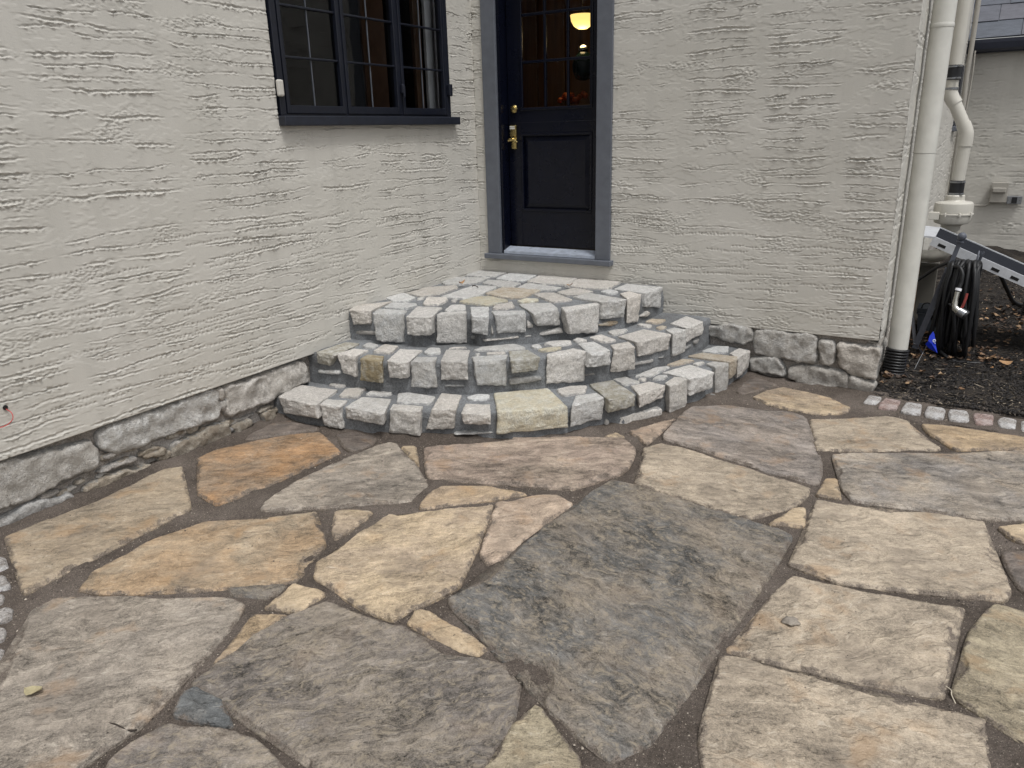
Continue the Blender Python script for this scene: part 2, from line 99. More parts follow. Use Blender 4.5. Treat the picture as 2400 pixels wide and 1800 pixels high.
class MB:
    """collects shapes into one mesh"""
    def __init__(s): s.v = []; s.f = []
    def add(s, v, f):
        n = len(s.v); s.v += [tuple(p) for p in v]; s.f += [tuple(i+n for i in q) for q in f]; return s
    def box(s, a, b, bev=0.0):
        (x0, y0, z0), (x1, y1, z1) = a, b
        x0, x1 = min(x0, x1), max(x0, x1); y0, y1 = min(y0, y1), max(y0, y1); z0, z1 = min(z0, z1), max(z0, z1)
        if bev <= 0:
            return s.add([(x0, y0, z0), (x1, y0, z0), (x1, y1, z0), (x0, y1, z0), (x0, y0, z1), (x1, y0, z1), (x1, y1, z1), (x0, y1, z1)],
                         [(0, 3, 2, 1), (4, 5, 6, 7), (0, 1, 5, 4), (1, 2, 6, 5), (2, 3, 7, 6), (3, 0, 4, 7)])
        bm = bmesh.new(); bmesh.ops.create_cube(bm, size=1.0)
        for v in bm.verts: v.co = ((x0+x1)/2+v.co.x*(x1-x0), (y0+y1)/2+v.co.y*(y1-y0), (z0+z1)/2+v.co.z*(z1-z0))
        bmesh.ops.bevel(bm, geom=list(bm.edges), offset=min(bev, .45*min(x1-x0, y1-y0, z1-z0)), segments=2, affect='EDGES', profile=.5)
        return s.bm(bm)
    def bm(s, bm):
        bm.verts.index_update()
        s.add([v.co[:] for v in bm.verts], [[v.index for v in f.verts] for f in bm.faces]); bm.free(); return s
    def bar(s, a, b, w, t, up=(0, 0, 1)):
        """rectangular bar from a to b, w wide, t thick"""
        a, b = Vector(a), Vector(b); d = (b-a).normalized(); u = Vector(up); x = d.cross(u).normalized(); y = x.cross(d).normalized()
        c = []
        for p in (a, b):
            for sx, sy in ((-1, -1), (1, -1), (1, 1), (-1, 1)): c.append(p+x*(w/2*sx)+y*(t/2*sy))
        return s.add(c, [(0, 1, 2, 3), (7, 6, 5, 4), (0, 4, 5, 1), (1, 5, 6, 2), (2, 6, 7, 3), (3, 7, 4, 0)])
    def tube(s, pts, rad, n=12, caps=True):
        pts = [Vector(p) for p in pts]; m = len(pts); rads = rad if isinstance(rad, (list, tuple)) else [rad]*m
        v = []; f = []; prev = None
        for i, p in enumerate(pts):
            d = (pts[min(i+1, m-1)]-pts[max(i-1, 0)]).normalized()
            if prev is None:
                x = d.orthogonal().normalized()
            else:
                x = (prev-d*prev.dot(d)); x = x.normalized() if x.length > 1e-6 else d.orthogonal().normalized()
            prev = x; y = d.cross(x)
            for k in range(n):
                a = 2*math.pi*k/n; v.append(p+(x*math.cos(a)+y*math.sin(a))*rads[i])
        for i in range(m-1):
            for k in range(n):
                k2 = (k+1) % n; f.append((i*n+k, i*n+k2, (i+1)*n+k2, (i+1)*n+k))
        if caps: f.append(tuple(range(n-1, -1, -1))); f.append(tuple((m-1)*n+k for k in range(n)))
        return s.add(v, f)
    def lathe(s, prof, O=(0, 0, 0), A=(0, 0, 1), n=28):
        O = Vector(O); A = Vector(A).normalized(); x = A.orthogonal().normalized(); y = A.cross(x)
        v = []; f = []
        for (r, h) in prof:
            for k in range(n):
                a = 2*math.pi*k/n; v.append(O+A*h+(x*math.cos(a)+y*math.sin(a))*max(r, 1e-4))
        for i in range(len(prof)-1):
            for k in range(n):
                k2 = (k+1) % n; f.append((i*n+k, i*n+k2, (i+1)*n+k2, (i+1)*n+k))
        f.append(tuple(range(n-1, -1, -1))); f.append(tuple((len(prof)-1)*n+k for k in range(n)))
        return s.add(v, f)
    def build(s, name, mat, parent=None, smooth=False, auto=None):
        o = mesh(name, s.v, s.f, mat, parent, smooth)
        if auto:
            me = o.data
            me.polygons.foreach_set('use_smooth', [True]*len(me.polygons))
            bm = bmesh.new(); bm.from_mesh(me)
            for e in bm.edges:
                if len(e.link_faces) == 2 and e.calc_face_angle(3.0) > R_(auto): e.smooth = False
            bm.to_mesh(me); bm.free()
        return o

def catmull(pts, n=8, closed=False):
    P = [Vector(p) for p in pts]; out = []; m = len(P)
    rng = range(m) if closed else range(m-1)
    for i in rng:
        if closed: a, b, c, d = P[(i-1) % m], P[i], P[(i+1) % m], P[(i+2) % m]
        else: a, b, c, d = P[max(i-1, 0)], P[i], P[i+1], P[min(i+2, m-1)]
        for k in range(n):
            t = k/n
            out.append(.5*((2*b)+(c-a)*t+(2*a-5*b+4*c-d)*t*t+(3*b-a-3*c+d)*t**3))
    if not closed: out.append(P[-1])
    return out

# ------------------------------------------------------------ materials
class NT:
    def __init__(s, name):
        s.m = bpy.data.materials.new(name); s.m.use_nodes = True; s.t = s.m.node_tree; s.t.nodes.clear()
        s.out = s.n('ShaderNodeOutputMaterial'); s.b = s.n('ShaderNodeBsdfPrincipled'); s.l(s.b.outputs[0], s.out.inputs[0])
    def n(s, t, **k):
        nd = s.t.nodes.new(t)
        for a, v in k.items(): setattr(nd, a, v)
        return nd
    def l(s, a, b): s.t.links.new(a, b)
    def put(s, inp, v):
        if hasattr(v, 'is_output'): s.l(v, inp)
        else: inp.default_value = v
    def set(s, **k):
        for a, v in k.items(): s.put(s.b.inputs[a.replace('_', ' ')], v)
    def coord(s, kind='Object'): return s.n('ShaderNodeTexCoord').outputs[kind]
    def map(s, vec, scale=(1, 1, 1), rot=(0, 0, 0), loc=(0, 0, 0)):
        m = s.n('ShaderNodeMapping'); s.l(vec, m.inputs[0]); s.put(m.inputs['Location'], loc); s.put(m.inputs['Rotation'], rot); s.put(m.inputs['Scale'], scale); return m.outputs[0]
    def noise(s, vec, scale, detail=4, rough=.55, dist=0.0, out=0):
        m = s.n('ShaderNodeTexNoise'); s.l(vec, m.inputs['Vector']); m.inputs['Scale'].default_value = scale; m.inputs['Detail'].default_value = detail
        m.inputs['Roughness'].default_value = rough; m.inputs['Distortion'].default_value = dist; return m.outputs[out]
    def voro(s, vec, scale, feat='F1', out=0):
        m = s.n('ShaderNodeTexVoronoi', feature=feat); s.l(vec, m.inputs['Vector']); m.inputs['Scale'].default_value = scale; return m.outputs[out]
    def ramp(s, f, stops, interp='LINEAR'):
        r = s.n('ShaderNodeValToRGB'); r.color_ramp.interpolation = interp; e = r.color_ramp.elements
        while len(e) < len(stops): e.new(.5)
        for i, (p, c) in enumerate(stops):
            e[i].position = p; e[i].color = c if isinstance(c, tuple) else (c, c, c, 1)
        s.l(f, r.inputs[0]); return r.outputs[0]
    def mix(s, f, a, b, mode='MIX'):
        m = s.n('ShaderNodeMix', data_type='RGBA', blend_type=mode); s.put(m.inputs[0], f); s.put(m.inputs[6], a); s.put(m.inputs[7], b); return m.outputs[2]
    def math(s, op, a, b=None, clamp=False):
        m = s.n('ShaderNodeMath', operation=op, use_clamp=clamp); s.put(m.inputs[0], a)
        if b is not None: s.put(m.inputs[1], b)
        return m.outputs[0]
    def mr(s, v, a, b, c, d):
        m = s.n('ShaderNodeMapRange'); s.put(m.inputs[0], v)
        for i, x in enumerate((a, b, c, d)): s.put(m.inputs[i+1], x)
        return m.outputs[0]
    def attr(s, name, kind='OBJECT', out='Fac'):
        a = s.n('ShaderNodeAttribute', attribute_type=kind, attribute_name=name); return a.outputs[out]
    def bump(s, h, dist, strength=1.0, nrm=None):
        b = s.n('ShaderNodeBump'); s.l(h, b.inputs['Height']); b.inputs['Distance'].default_value = dist; b.inputs['Strength'].default_value = strength
        if nrm is not None: s.l(nrm, b.inputs['Normal'])
        return b.outputs[0]

M = {}
def plain(name, col, rough=.5, metal=0.0, var=.12, scale=30, bump=.0006, spec=.5, coat=0.0):
    t = NT(name); c = t.coord(); n = t.noise(c, scale, 5, .6)
    k = t.mr(n, .25, .75, 1-var, 1+var)
    t.set(Base_Color=t.mix(1.0, col, k, 'MULTIPLY') if var else col, Metallic=metal, Specular_IOR_Level=spec)
    t.set(Roughness=t.mr(t.noise(c, scale*.6, 3), .3, .7, max(.02, rough-.08), min(1, rough+.1)))
    if coat: t.set(Coat_Weight=coat, Coat_Roughness=.15)
    if bump: t.set(Normal=t.bump(t.noise(c, scale*5, 4), bump, .6))
    M[name] = t.m; return t.m

def mat_stucco():
    t = NT('stucco_paint'); c = t.coord()
    big = t.noise(c, 1.3, 4, .6); fine = t.noise(c, 230, 2, .7)
    c1 = t.mix(t.mr(big, .35, .7, 0, 1), srgb(194, 191, 184), srgb(186, 183, 175))
    run = t.noise(t.map(c, (7, 7, .45), loc=(3, 1, 2)), 1.0, 4, .6)                   # faint rain runs
    c1 = t.mix(t.mr(run, .5, .72, 0, .28), c1, srgb(160, 158, 151))
    c1 = t.mix(t.mr(t.noise(c, 60, 3, .7), .58, .75, 0, .25), c1, srgb(150, 147, 138))
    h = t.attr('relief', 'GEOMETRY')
    c2 = t.mix(t.mr(h, -.011, -.005, .30, 0), c1, srgb(112, 107, 98))               # shadow of the torn drag marks, painted into the deepest relief
    t.set(Base_Color=c2, Roughness=.6, Specular_IOR_Level=.3)
    streak = t.noise(t.map(c, (40, 40, 260)), 1.0, 3, .65)
    t.set(Normal=t.bump(t.math('ADD', t.math('MULTIPLY', fine, .5), t.math('MULTIPLY', streak, .5)), .0016, .6)); M['stucco'] = t.m

def mat_flag():
    t = NT('flagstone'); c0 = t.coord(); rnd = t.n('ShaderNodeObjectInfo')
    ang = t.n('ShaderNodeCombineXYZ'); t.l(t.attr('grain'), ang.inputs[2])
    off = t.n('ShaderNodeCombineXYZ'); t.l(t.math('MULTIPLY', rnd.outputs['Random'], 37.0), off.inputs[0]); t.l(t.math('MULTIPLY', rnd.outputs['Random'], 91.0), off.inputs[2])
    c = t.map(c0, (1, 1, 1), ang.outputs[0], off.outputs[0])
    warp = t.noise(c, 4.5, 3, .6, out=1)
    w_ = t.n('ShaderNodeVectorMath', operation='MULTIPLY_ADD'); t.l(warp, w_.inputs[0]); w_.inputs[1].default_value = (.16, .16, .16); t.l(c, w_.inputs[2]); cw = w_.outputs[0]
    base = rnd.outputs['Color']; c2 = t.attr('tint', out='Color'); mot = t.attr('mottle')
    layer = t.noise(t.map(cw, (1.7, 4.2, 4)), 1.0, 5, .60)
    terr = t.ramp(layer, [(0, 0.), (.36, .04), (.372, .22), (.435, .27), (.444, .46), (.50, .50), (.510, .68), (.575, .73), (.586, .90), (.66, .95), (.672, 1.0)])
    pA = t.noise(t.map(cw, loc=(5, 2, 8)), 3.0, 4, .65); pB = t.noise(t.map(cw, (1, 1.8, 1), loc=(9, 4, 2)), 11, 5, .72)
    streak = t.noise(t.map(cw, (9, 42, 30)), 1.0, 4, .7); grain = t.noise(c, 200, 2, .85); mid = t.noise(c, 70, 3, .8)
    col = t.mix(t.mr(pA, .40, .62, 0, 1), base, c2)
    lay = t.mr(terr, 0, 1, -.24, .24)
    k = t.math('ADD', lay, t.math('ADD', t.mr(streak, .3, .7, -.15, .15), t.math('ADD', t.mr(grain, .25, .75, -.40, .40), t.math('ADD', t.mr(mid, .3, .7, -.26, .26), t.mr(pB, .3, .7, -.42, .42)))))
    col = t.mix(1.0, col, t.math('ADD', 1.0, t.math('MULTIPLY', k, mot)), 'MULTIPLY')
    scuff = t.math('MULTIPLY', t.mr(t.noise(t.map(cw, (14, 50, 40), loc=(3, 1, 7)), 1.0, 4, .75), .56, .68, 0, .65), t.mr(pB, .45, .6, 0, 1))
    col = t.mix(scuff, col, t.mix(.5, base, srgb(224, 216, 202)))
    rust = t.math('MULTIPLY', t.mr(t.noise(t.map(cw, loc=(2, 7, 5)), 5.5, 3, .6), .57, .70, 0, .40), t.mr(mot, 1.12, 1.25, 1, .25))
    col = t.mix(rust, col, t.mix(.6, base, srgb(176, 134, 86)))
    spk = t.math('MULTIPLY', t.mr(t.noise(t.map(cw, (1, 1.6, 1), loc=(1, 9, 3)), 26, 5, .82), .50, .63, 0, .75), t.mr(mot, 1.12, 1.25, 0, 1))
    col = t.mix(spk, col, srgb(150, 139, 122))                                        # tan flecks of the dark slabs
    v = t.voro(cw, 22); pit = t.math('MULTIPLY', t.mr(v, .05, .10, .8, 0), t.mr(pA, .46, .54, 0, 1))
    col = t.mix(pit, col, srgb(58, 52, 47))
    e = t.attr('edge_d', 'GEOMETRY'); en = t.math('ADD', e, t.mr(t.noise(c0, 15, 4, .75), .25, .75, -.030, .030))
    dust = t.math('MAXIMUM', t.mr(en, -.006, .010, .9, 0), t.math('MULTIPLY', t.mr(t.noise(c0, 2.7, 4, .65), .54, .68, 0, .7), t.mr(grain, .42, .56, 0, 1)))
    col = t.mix(dust, col, t.mix(t.mr(grain, .4, .6, 0, 1), srgb(78, 70, 64), srgb(122, 112, 102)))
    t.set(Base_Color=col, Roughness=t.math('ADD', t.mr(pB, .3, .7, .46, .68), t.math('MULTIPLY', dust, .25)), Specular_IOR_Level=.36)
    h = t.math('ADD', t.math('MULTIPLY', terr, 1.7), t.math('ADD', t.math('MULTIPLY', streak, .40), t.math('ADD', t.math('MULTIPLY', mid, .32), t.math('ADD', t.math('MULTIPLY', grain, .16), t.math('MULTIPLY', pB, .8)))))
    t.set(Normal=t.bump(h, .0075, .9)); M['flag'] = t.m

def mat_lime():
    t = NT('limestone'); c0 = t.coord(); rnd = t.n('ShaderNodeObjectInfo')
    off = t.n('ShaderNodeCombineXYZ'); t.l(t.math('MULTIPLY', rnd.outputs['Random'], 53.0), off.inputs[0]); t.l(t.math('MULTIPLY', rnd.outputs['Random'], 17.0), off.inputs[1])
    rot = t.n('ShaderNodeCombineXYZ'); t.l(t.math('MULTIPLY', rnd.outputs['Random'], 40.0), rot.inputs[0]); t.l(t.math('MULTIPLY', rnd.outputs['Random'], 77.0), rot.inputs[2])
    c = t.map(c0, (1, 1, 1), rot.outputs[0], off.outputs[0])
    grain = t.noise(c, 180, 2, .85); mid = t.noise(c, 48, 4, .8); big = t.noise(c, 12, 3, .65); ch = t.noise(t.map(c, (45, 45, 170)), 1.0, 3, .7)
    k = t.math('ADD', 1.0, t.math('ADD', t.mr(grain, .25, .75, -.34, .34), t.math('ADD', t.mr(mid, .28, .72, -.24, .24), t.math('ADD', t.mr(big, .3, .7, -.12, .12), t.mr(ch, .3, .7, -.12, .12)))))
    col = t.mix(1.0, rnd.outputs['Color'], k, 'MULTIPLY')
    st = t.attr('stain'); sc = t.attr('stain_c', out='Color')
    col = t.mix(t.math('MULTIPLY', st, t.mr(t.noise(t.map(c, loc=(4, 4, 1)), 16, 4, .7), .38, .58, 0, 1)), col, sc)
    pit = t.math('MULTIPLY', t.mr(t.voro(c, 55), .08, .18, .8, 0), t.mr(big, .48, .56, 0, 1))
    col = t.mix(pit, col, srgb(92, 88, 84))
    e = t.attr('edge_d', 'GEOMETRY'); en = t.math('ADD', e, t.mr(t.noise(c0, 40, 4, .6), .3, .7, -.006, .006))
    col = t.mix(t.mr(en, .000, .005, .6, 0), col, srgb(118, 120, 121))
    t.set(Base_Color=col, Roughness=.82, Specular_IOR_Level=.25)
    h = t.math('ADD', mid, t.math('ADD', t.math('MULTIPLY', grain, .34), t.math('ADD', t.math('MULTIPLY', ch, .7), t.math('MULTIPLY', big, .5))))
    t.set(Normal=t.bump(h, .010, .95)); M['lime'] = t.m

def granular(name, ca, cb, cc, s1=260, s2=30, bump=.004, rough=.9, speck=None, big=2.2, con=.42):
    t = NT(name); c = t.coord(); g = t.noise(c, s1, 2, .85); m = t.noise(c, s2, 5, .75); b = t.noise(c, big, 4, .65); g2 = t.noise(c, s1*.4, 2, .8)
    col = t.mix(t.mr(m, .35, .65, 0, 1), ca, cb); col = t.mix(t.mr(b, .42, .62, 0, .85), col, cc)
    col = t.mix(1.0, col, t.math('MULTIPLY', t.mr(g, .28, .72, 1-con, 1+con), t.mr(g2, .3, .7, .75, 1.25)), 'MULTIPLY')
    if speck:
        col = t.mix(t.mr(t.voro(c, s1*.4), .10, .20, .8, 0), col, speck)
    t.set(Base_Color=col, Roughness=rough, Specular_IOR_Level=.25)
    t.set(Normal=t.bump(t.math('ADD', t.math('MULTIPLY', g, .6), t.math('ADD', m, t.math('MULTIPLY', g2, .8))), bump, .9)); M[name] = t.m; return t.m

def mat_glass():
    t = NT('glass'); t.t.nodes.remove(t.b)
    g = t.n('ShaderNodeBsdfGlossy'); g.inputs['Roughness'].default_value = .015
    tr = t.n('ShaderNodeBsdfTransparent'); tr.inputs[0].default_value = (.84, .86, .86, 1)
    fr = t.n('ShaderNodeFresnel'); fr.inputs['IOR'].default_value = 1.48
    g.inputs['Color'].default_value = (.9, .92, .95, 1)
    w = t.noise(t.coord(), 3.0, 2, .5); nb = t.bump(w, .006, .35); t.l(nb, g.inputs['Normal'])
    ms = t.n('ShaderNodeMixShader'); t.l(fr.outputs[0], ms.inputs[0]); t.l(tr.outputs[0], ms.inputs[1]); t.l(g.outputs[0], ms.inputs[2]); t.l(ms.outputs[0], t.out.inputs[0])
    M['glass'] = t.m

def mat_slate():
    t = NT('slate_tile'); c = t.coord(); o = t.n('ShaderNodeObjectInfo')
    col = t.mix(o.outputs['Random'], srgb(76, 82, 92), srgb(92, 92, 100))
    col = t.mix(1.0, col, t.mr(t.noise(t.map(c, (4, 14, 4)), 2.0, 6, .65), .3, .7, .78, 1.2), 'MULTIPLY')
    t.set(Base_Color=col, Roughness=.5, Normal=t.bump(t.noise(t.map(c, (6, 20, 6)), 2.0, 7, .7), .004, .7)); M['slate'] = t.m

def mat_wood():
    t = NT('brown_wood'); c = t.coord(); n = t.noise(t.map(c, (14, 14, .9)), 1.6, 6, .65)
    t.set(Base_Color=t.mix(t.mr(n, .3, .7, 0, 1), srgb(62, 42, 28), srgb(104, 74, 48)), Roughness=.5, Normal=t.bump(n, .002, .5)); M['wood'] = t.m

def mat_leaf():
    t = NT('dry_leaf'); c = t.coord(); o = t.attr('hue', 'GEOMETRY')
    col = t.ramp(o, [(0, srgb(52, 40, 32)), (.4, srgb(82, 61, 45)), (.7, srgb(116, 89, 64)), (.9, srgb(156, 130, 100)), (1, srgb(176, 122, 70))])
    col = t.mix(1.0, col, t.mr(t.noise(c, 60, 5, .7), .3, .7, .7, 1.3), 'MULTIPLY')
    t.set(Base_Color=col, Roughness=.6, Normal=t.bump(t.noise(c, 120, 3), .002, .6)); M['leaf'] = t.m

def mat_lamp():
    t = NT('lit_shade'); t.set(Base_Color=(1, .82, .4, 1), Roughness=.4, Emission_Color=(1.0, .66, .20, 1), Emission_Strength=1.5); M['lamp'] = t.m

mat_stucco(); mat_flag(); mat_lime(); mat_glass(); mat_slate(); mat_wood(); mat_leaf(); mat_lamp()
granular('sand', srgb(92, 83, 76), srgb(74, 67, 61), srgb(110, 101, 94), 280, 34, .009, con=.55, speck=srgb(168, 158, 146))
granular('mortar', srgb(114, 116, 118), srgb(97, 98, 99), srgb(132, 135, 138), 200, 26, .006)
granular('rubble_mortar', srgb(152, 147, 141), srgb(124, 116, 108), srgb(168, 164, 160), 160, 18, .010)
granular('soil', srgb(40, 36, 34), srgb(26, 23, 22), srgb(66, 60, 54), 180, 26, .014, speck=srgb(128, 116, 100))
def mat_mulch():
    t = NT('wood_mulch'); c = t.coord(); o = t.attr('hue', 'GEOMETRY')
    col = t.ramp(o, [(0, srgb(16, 15, 16)), (.6, srgb(34, 31, 31)), (.85, srgb(58, 52, 47)), (.96, srgb(104, 94, 82)), (1, srgb(150, 138, 120))])
    t.set(Base_Color=col, Roughness=.8, Normal=t.bump(t.noise(c, 160, 3), .003, .7)); M['mulch'] = t.m
mat_mulch()
granular('brick_white', srgb(170, 167, 164), srgb(128, 121, 115), srgb(188, 187, 187), 170, 26, .010, big=9, con=.5)
granular('brick_red', srgb(152, 132, 126), srgb(124, 106, 99), srgb(172, 160, 156), 170, 26, .010, big=9, con=.5)
plain('door_navy', srgb(9, 12, 25), .27, var=.15, scale=8, bump=.0003, spec=.28)
plain('steel_navy', srgb(17, 21, 33), .42, var=.2, scale=22, bump=.001)
plain('sill_navy', srgb(28, 32, 43), .5, var=.3, scale=26, bump=.0015)
plain('casing_grey', srgb(92, 96, 104), .55, var=.14, scale=14, bump=.0015)
plain('threshold', srgb(176, 184, 198), .35, .3, var=.2, scale=20)
plain('brass', srgb(196, 176, 120), .22, 1.0, var=.15, scale=60)
plain('nickel', srgb(190, 188, 180), .25, 1.0, var=.1, scale=60)
plain('keys', srgb(215, 215, 210), .4)
plain('pvc', srgb(204, 203, 196), .34, var=.10, scale=9, bump=.0003)
plain('pvc_tan', srgb(192, 189, 180), .38, var=.06, scale=6, bump=.0003)
plain('white_trim', srgb(232, 233, 238), .5, var=.05)
plain('rubber', srgb(24, 25, 28), .55, var=.2, scale=40)
plain('clamp_steel', srgb(150, 152, 155), .3, .9, var=.1)
plain('drain_black', srgb(28, 28, 30), .42, var=.3, scale=50)
plain('hose_black', srgb(20, 21, 24), .5, var=.25, scale=70, bump=.001)
plain('stand_black', srgb(40, 42, 50), .45, var=.25, scale=30)
plain('stand_grey', srgb(84, 88, 98), .5, var=.15, scale=30)
plain('alu', srgb(200, 203, 208), .42, .25, var=.15, scale=30)
plain('grip', srgb(34, 36, 42), .95, var=.2, scale=120, bump=.002, spec=.1)
plain('red_plastic', srgb(150, 66, 62), .4)
plain('blue_flag', srgb(20, 50, 190), .45, var=.1)
plain('white_print', srgb(220, 225, 235), .5, var=0)
plain('tub_grey', srgb(92, 98, 106), .45, var=.12)
plain('panel_tan', srgb(108, 105, 98), .55, var=.08, scale=10)
plain('timber', srgb(150, 108, 54), .6, var=.25, scale=18)
plain('gutter_dark', srgb(52, 56, 70), .45, var=.1)
plain('box_grey', srgb(160, 156, 148), .5, var=.08)
plain('plate_grey', srgb(140, 142, 145), .4, .5)
plain('dark_hole', srgb(14, 13, 13), .8)
plain('curtain', srgb(84, 58, 40), .8, var=.2, scale=12)
plain('room_paint', srgb(34, 28, 25), .8, var=.1, scale=4, bump=0)
plain('vase_green', srgb(22, 40, 36), .12, var=.1)
plain('orange_decor', srgb(206, 96, 34), .5, var=.3, scale=30)
plain('wire_red', srgb(196, 70, 70), .5)
plain('pebble_grey', srgb(140, 132, 122), .85, var=.3, scale=90, bump=.003)
plain('leaf_pale', srgb(166, 156, 124), .6, var=.2, scale=80, bump=.002)
plain('twig', srgb(52, 44, 38), .8)
plain('straw', srgb(196, 186, 168), .6)

# ------------------------------------------------------------ stone builders
def fbm(p, o=4):
    return noise.fractal(p, 1.0, 2.0, o, noise_basis='PERLIN_ORIGINAL')

def edge_dist(P, Q):
    """distance of points P (n,2) from closed outline Q (m,2) and inside flag"""
    A = Q; B = np.roll(Q, -1, 0); D = B-A; L = (D**2).sum(1)+1e-12
    best = np.full(len(P), 1e9); ins = np.zeros(len(P), bool)
    for a, b, d, l in zip(A, B, D, L):
        t = np.clip(((P-a)@d)/l, 0, 1); q = P-(a+t[:, None]*d); best = np.minimum(best, np.hypot(q[:, 0], q[:, 1]))
        c = (a[1] > P[:, 1]) != (b[1] > P[:, 1])
        with np.errstate(divide='ignore', invalid='ignore'):
            xs = a[0]+(P[:, 1]-a[1])/(d[1] if abs(d[1]) > 1e-12 else 1e-12)*d[0]
        ins ^= c & (P[:, 0] < xs)
    return best, ins

def outline(poly, step, jag, seed, soft=1, grow=0.0):
    P = np.array(poly, float)
    if (P[:, 0]*np.roll(P[:, 1], -1)-P[:, 1]*np.roll(P[:, 0], -1)).sum() < 0: P = P[::-1]
    for _ in range(soft):                                   # take the sharp traced corners off a little
        N = np.roll(P, -1, 0); L = np.hypot(*(N-P).T)[:, None]; k = np.minimum(.20, .010/np.maximum(L, 1e-6))
        P = np.stack([P+(N-P)*k, N-(N-P)*k], 1).reshape(-1, 2)
    out = []
    n = len(P)
    for i in range(n):
        a, b = P[i], P[(i+1) % n]; m = max(1, int(round(np.hypot(*(b-a))/step)))
        for j in range(m): out.append(a+(b-a)*j/m)
    Q = np.array(out); T = np.roll(Q, -1, 0)-np.roll(Q, 1, 0); T /= (np.hypot(*T.T)[:, None]+1e-9); Nn = np.stack([T[:, 1], -T[:, 0]], 1)
    j = np.array([fbm(Vector((q[0]*9+seed, q[1]*9, seed*1.7)), 2)*1.1+fbm(Vector((q[0]*45, q[1]*45+seed, seed)), 2)*.6 for q in Q])
    return Q+Nn*(j*jag+grow)[:, None]

def slab(name, poly, O, U, V, N, mat, parent, h=.006, rad=.01, depth=.03, grid=.04, step=.02, amp=.002, jag=.004, nscale=18, seed=0, tilt=(0, 0), soft=1, grow=0.0):
    O, U, V, N = Vector(O), Vector(U), Vector(V), Vector(N)
    Q = outline(poly, step, jag, seed, soft, grow); nb = len(Q)
    T = np.roll(Q, -1, 0)-np.roll(Q, 1, 0); T /= (np.hypot(*T.T)[:, None]+1e-9); Ni = np.stack([-T[:, 1], T[:, 0]], 1)
    pts = []
    for f in (.3, .75, 1.3):
        R = Q+Ni*(rad*f); d, ins = edge_dist(R, Q); pts.append(R[ins & (d > rad*f*.85)])
    lo, hi = Q.min(0), Q.max(0); rs = np.random.RandomState(seed+5)
    gx, gy = np.meshgrid(np.arange(lo[0], hi[0], grid), np.arange(lo[1], hi[1], grid)); G = np.stack([gx.ravel(), gy.ravel()], 1)
    G = G+(rs.rand(*G.shape)-.5)*grid*.6
    if len(G):
        d, ins = edge_dist(G, Q); pts.append(G[ins & (d > rad*1.3+grid*.35)])
    P = np.concatenate([Q]+[p for p in pts if len(p)], 0)
    vs, _, fs, ov, _, _ = geometry.delaunay_2d_cdt([Vector(p) for p in P], [], [list(range(nb))], 1, 1e-6, True)
    P = np.array([v[:] for v in vs]); d, _ = edge_dist(P, Q); c = Q.mean(0)
    k = np.clip(d/rad, 0, 1); prof = np.sqrt(1-(1-k)**2)
    hh = []
    for p, kk, pr in zip(P, k, prof):
        w = O+U*p[0]+V*p[1]
        n = fbm(w*nscale+Vector((seed*3.1, 0, seed)), 4)
        hh.append(h*pr+amp*n*(.3+.7*kk)+(p[0]-c[0])*tilt[0]+(p[1]-c[1])*tilt[1])
    hh = np.array(hh)
    W = [O+U*p[0]+V*p[1]+N*a for p, a in zip(P, hh)]
    cen = O+U*c[0]+V*c[1]
    bnd = [i for i in range(len(P)) if d[i] < 1e-6]
    faces = [tuple(f) for f in fs]
    cnt = {}
    for f in faces:
        for a, b in zip(f, f[1:]+f[:1]): cnt[(a, b)] = 1
    be = [e for e in cnt if (e[1], e[0]) not in cnt]
    low = {}; ed = list(d)
    for a, b in be:
        for i in (a, b):
            if i not in low:
                low[i] = len(W); W.append(O+U*P[i][0]+V*P[i][1]-N*depth); ed.append(0)
        faces.append((b, a, low[a], low[b]))
    nrm_flip = U.cross(V).dot(N) < 0
    if nrm_flip: faces = [f[::-1] for f in faces]
    o = mesh(name, [tuple(w-cen) for w in W], faces, mat, None, True, {'edge_d': ed})
    o.location = cen
    if parent is not None:
        o.parent = parent; o.matrix_parent_inverse = world_of(parent).inverted()
    return o

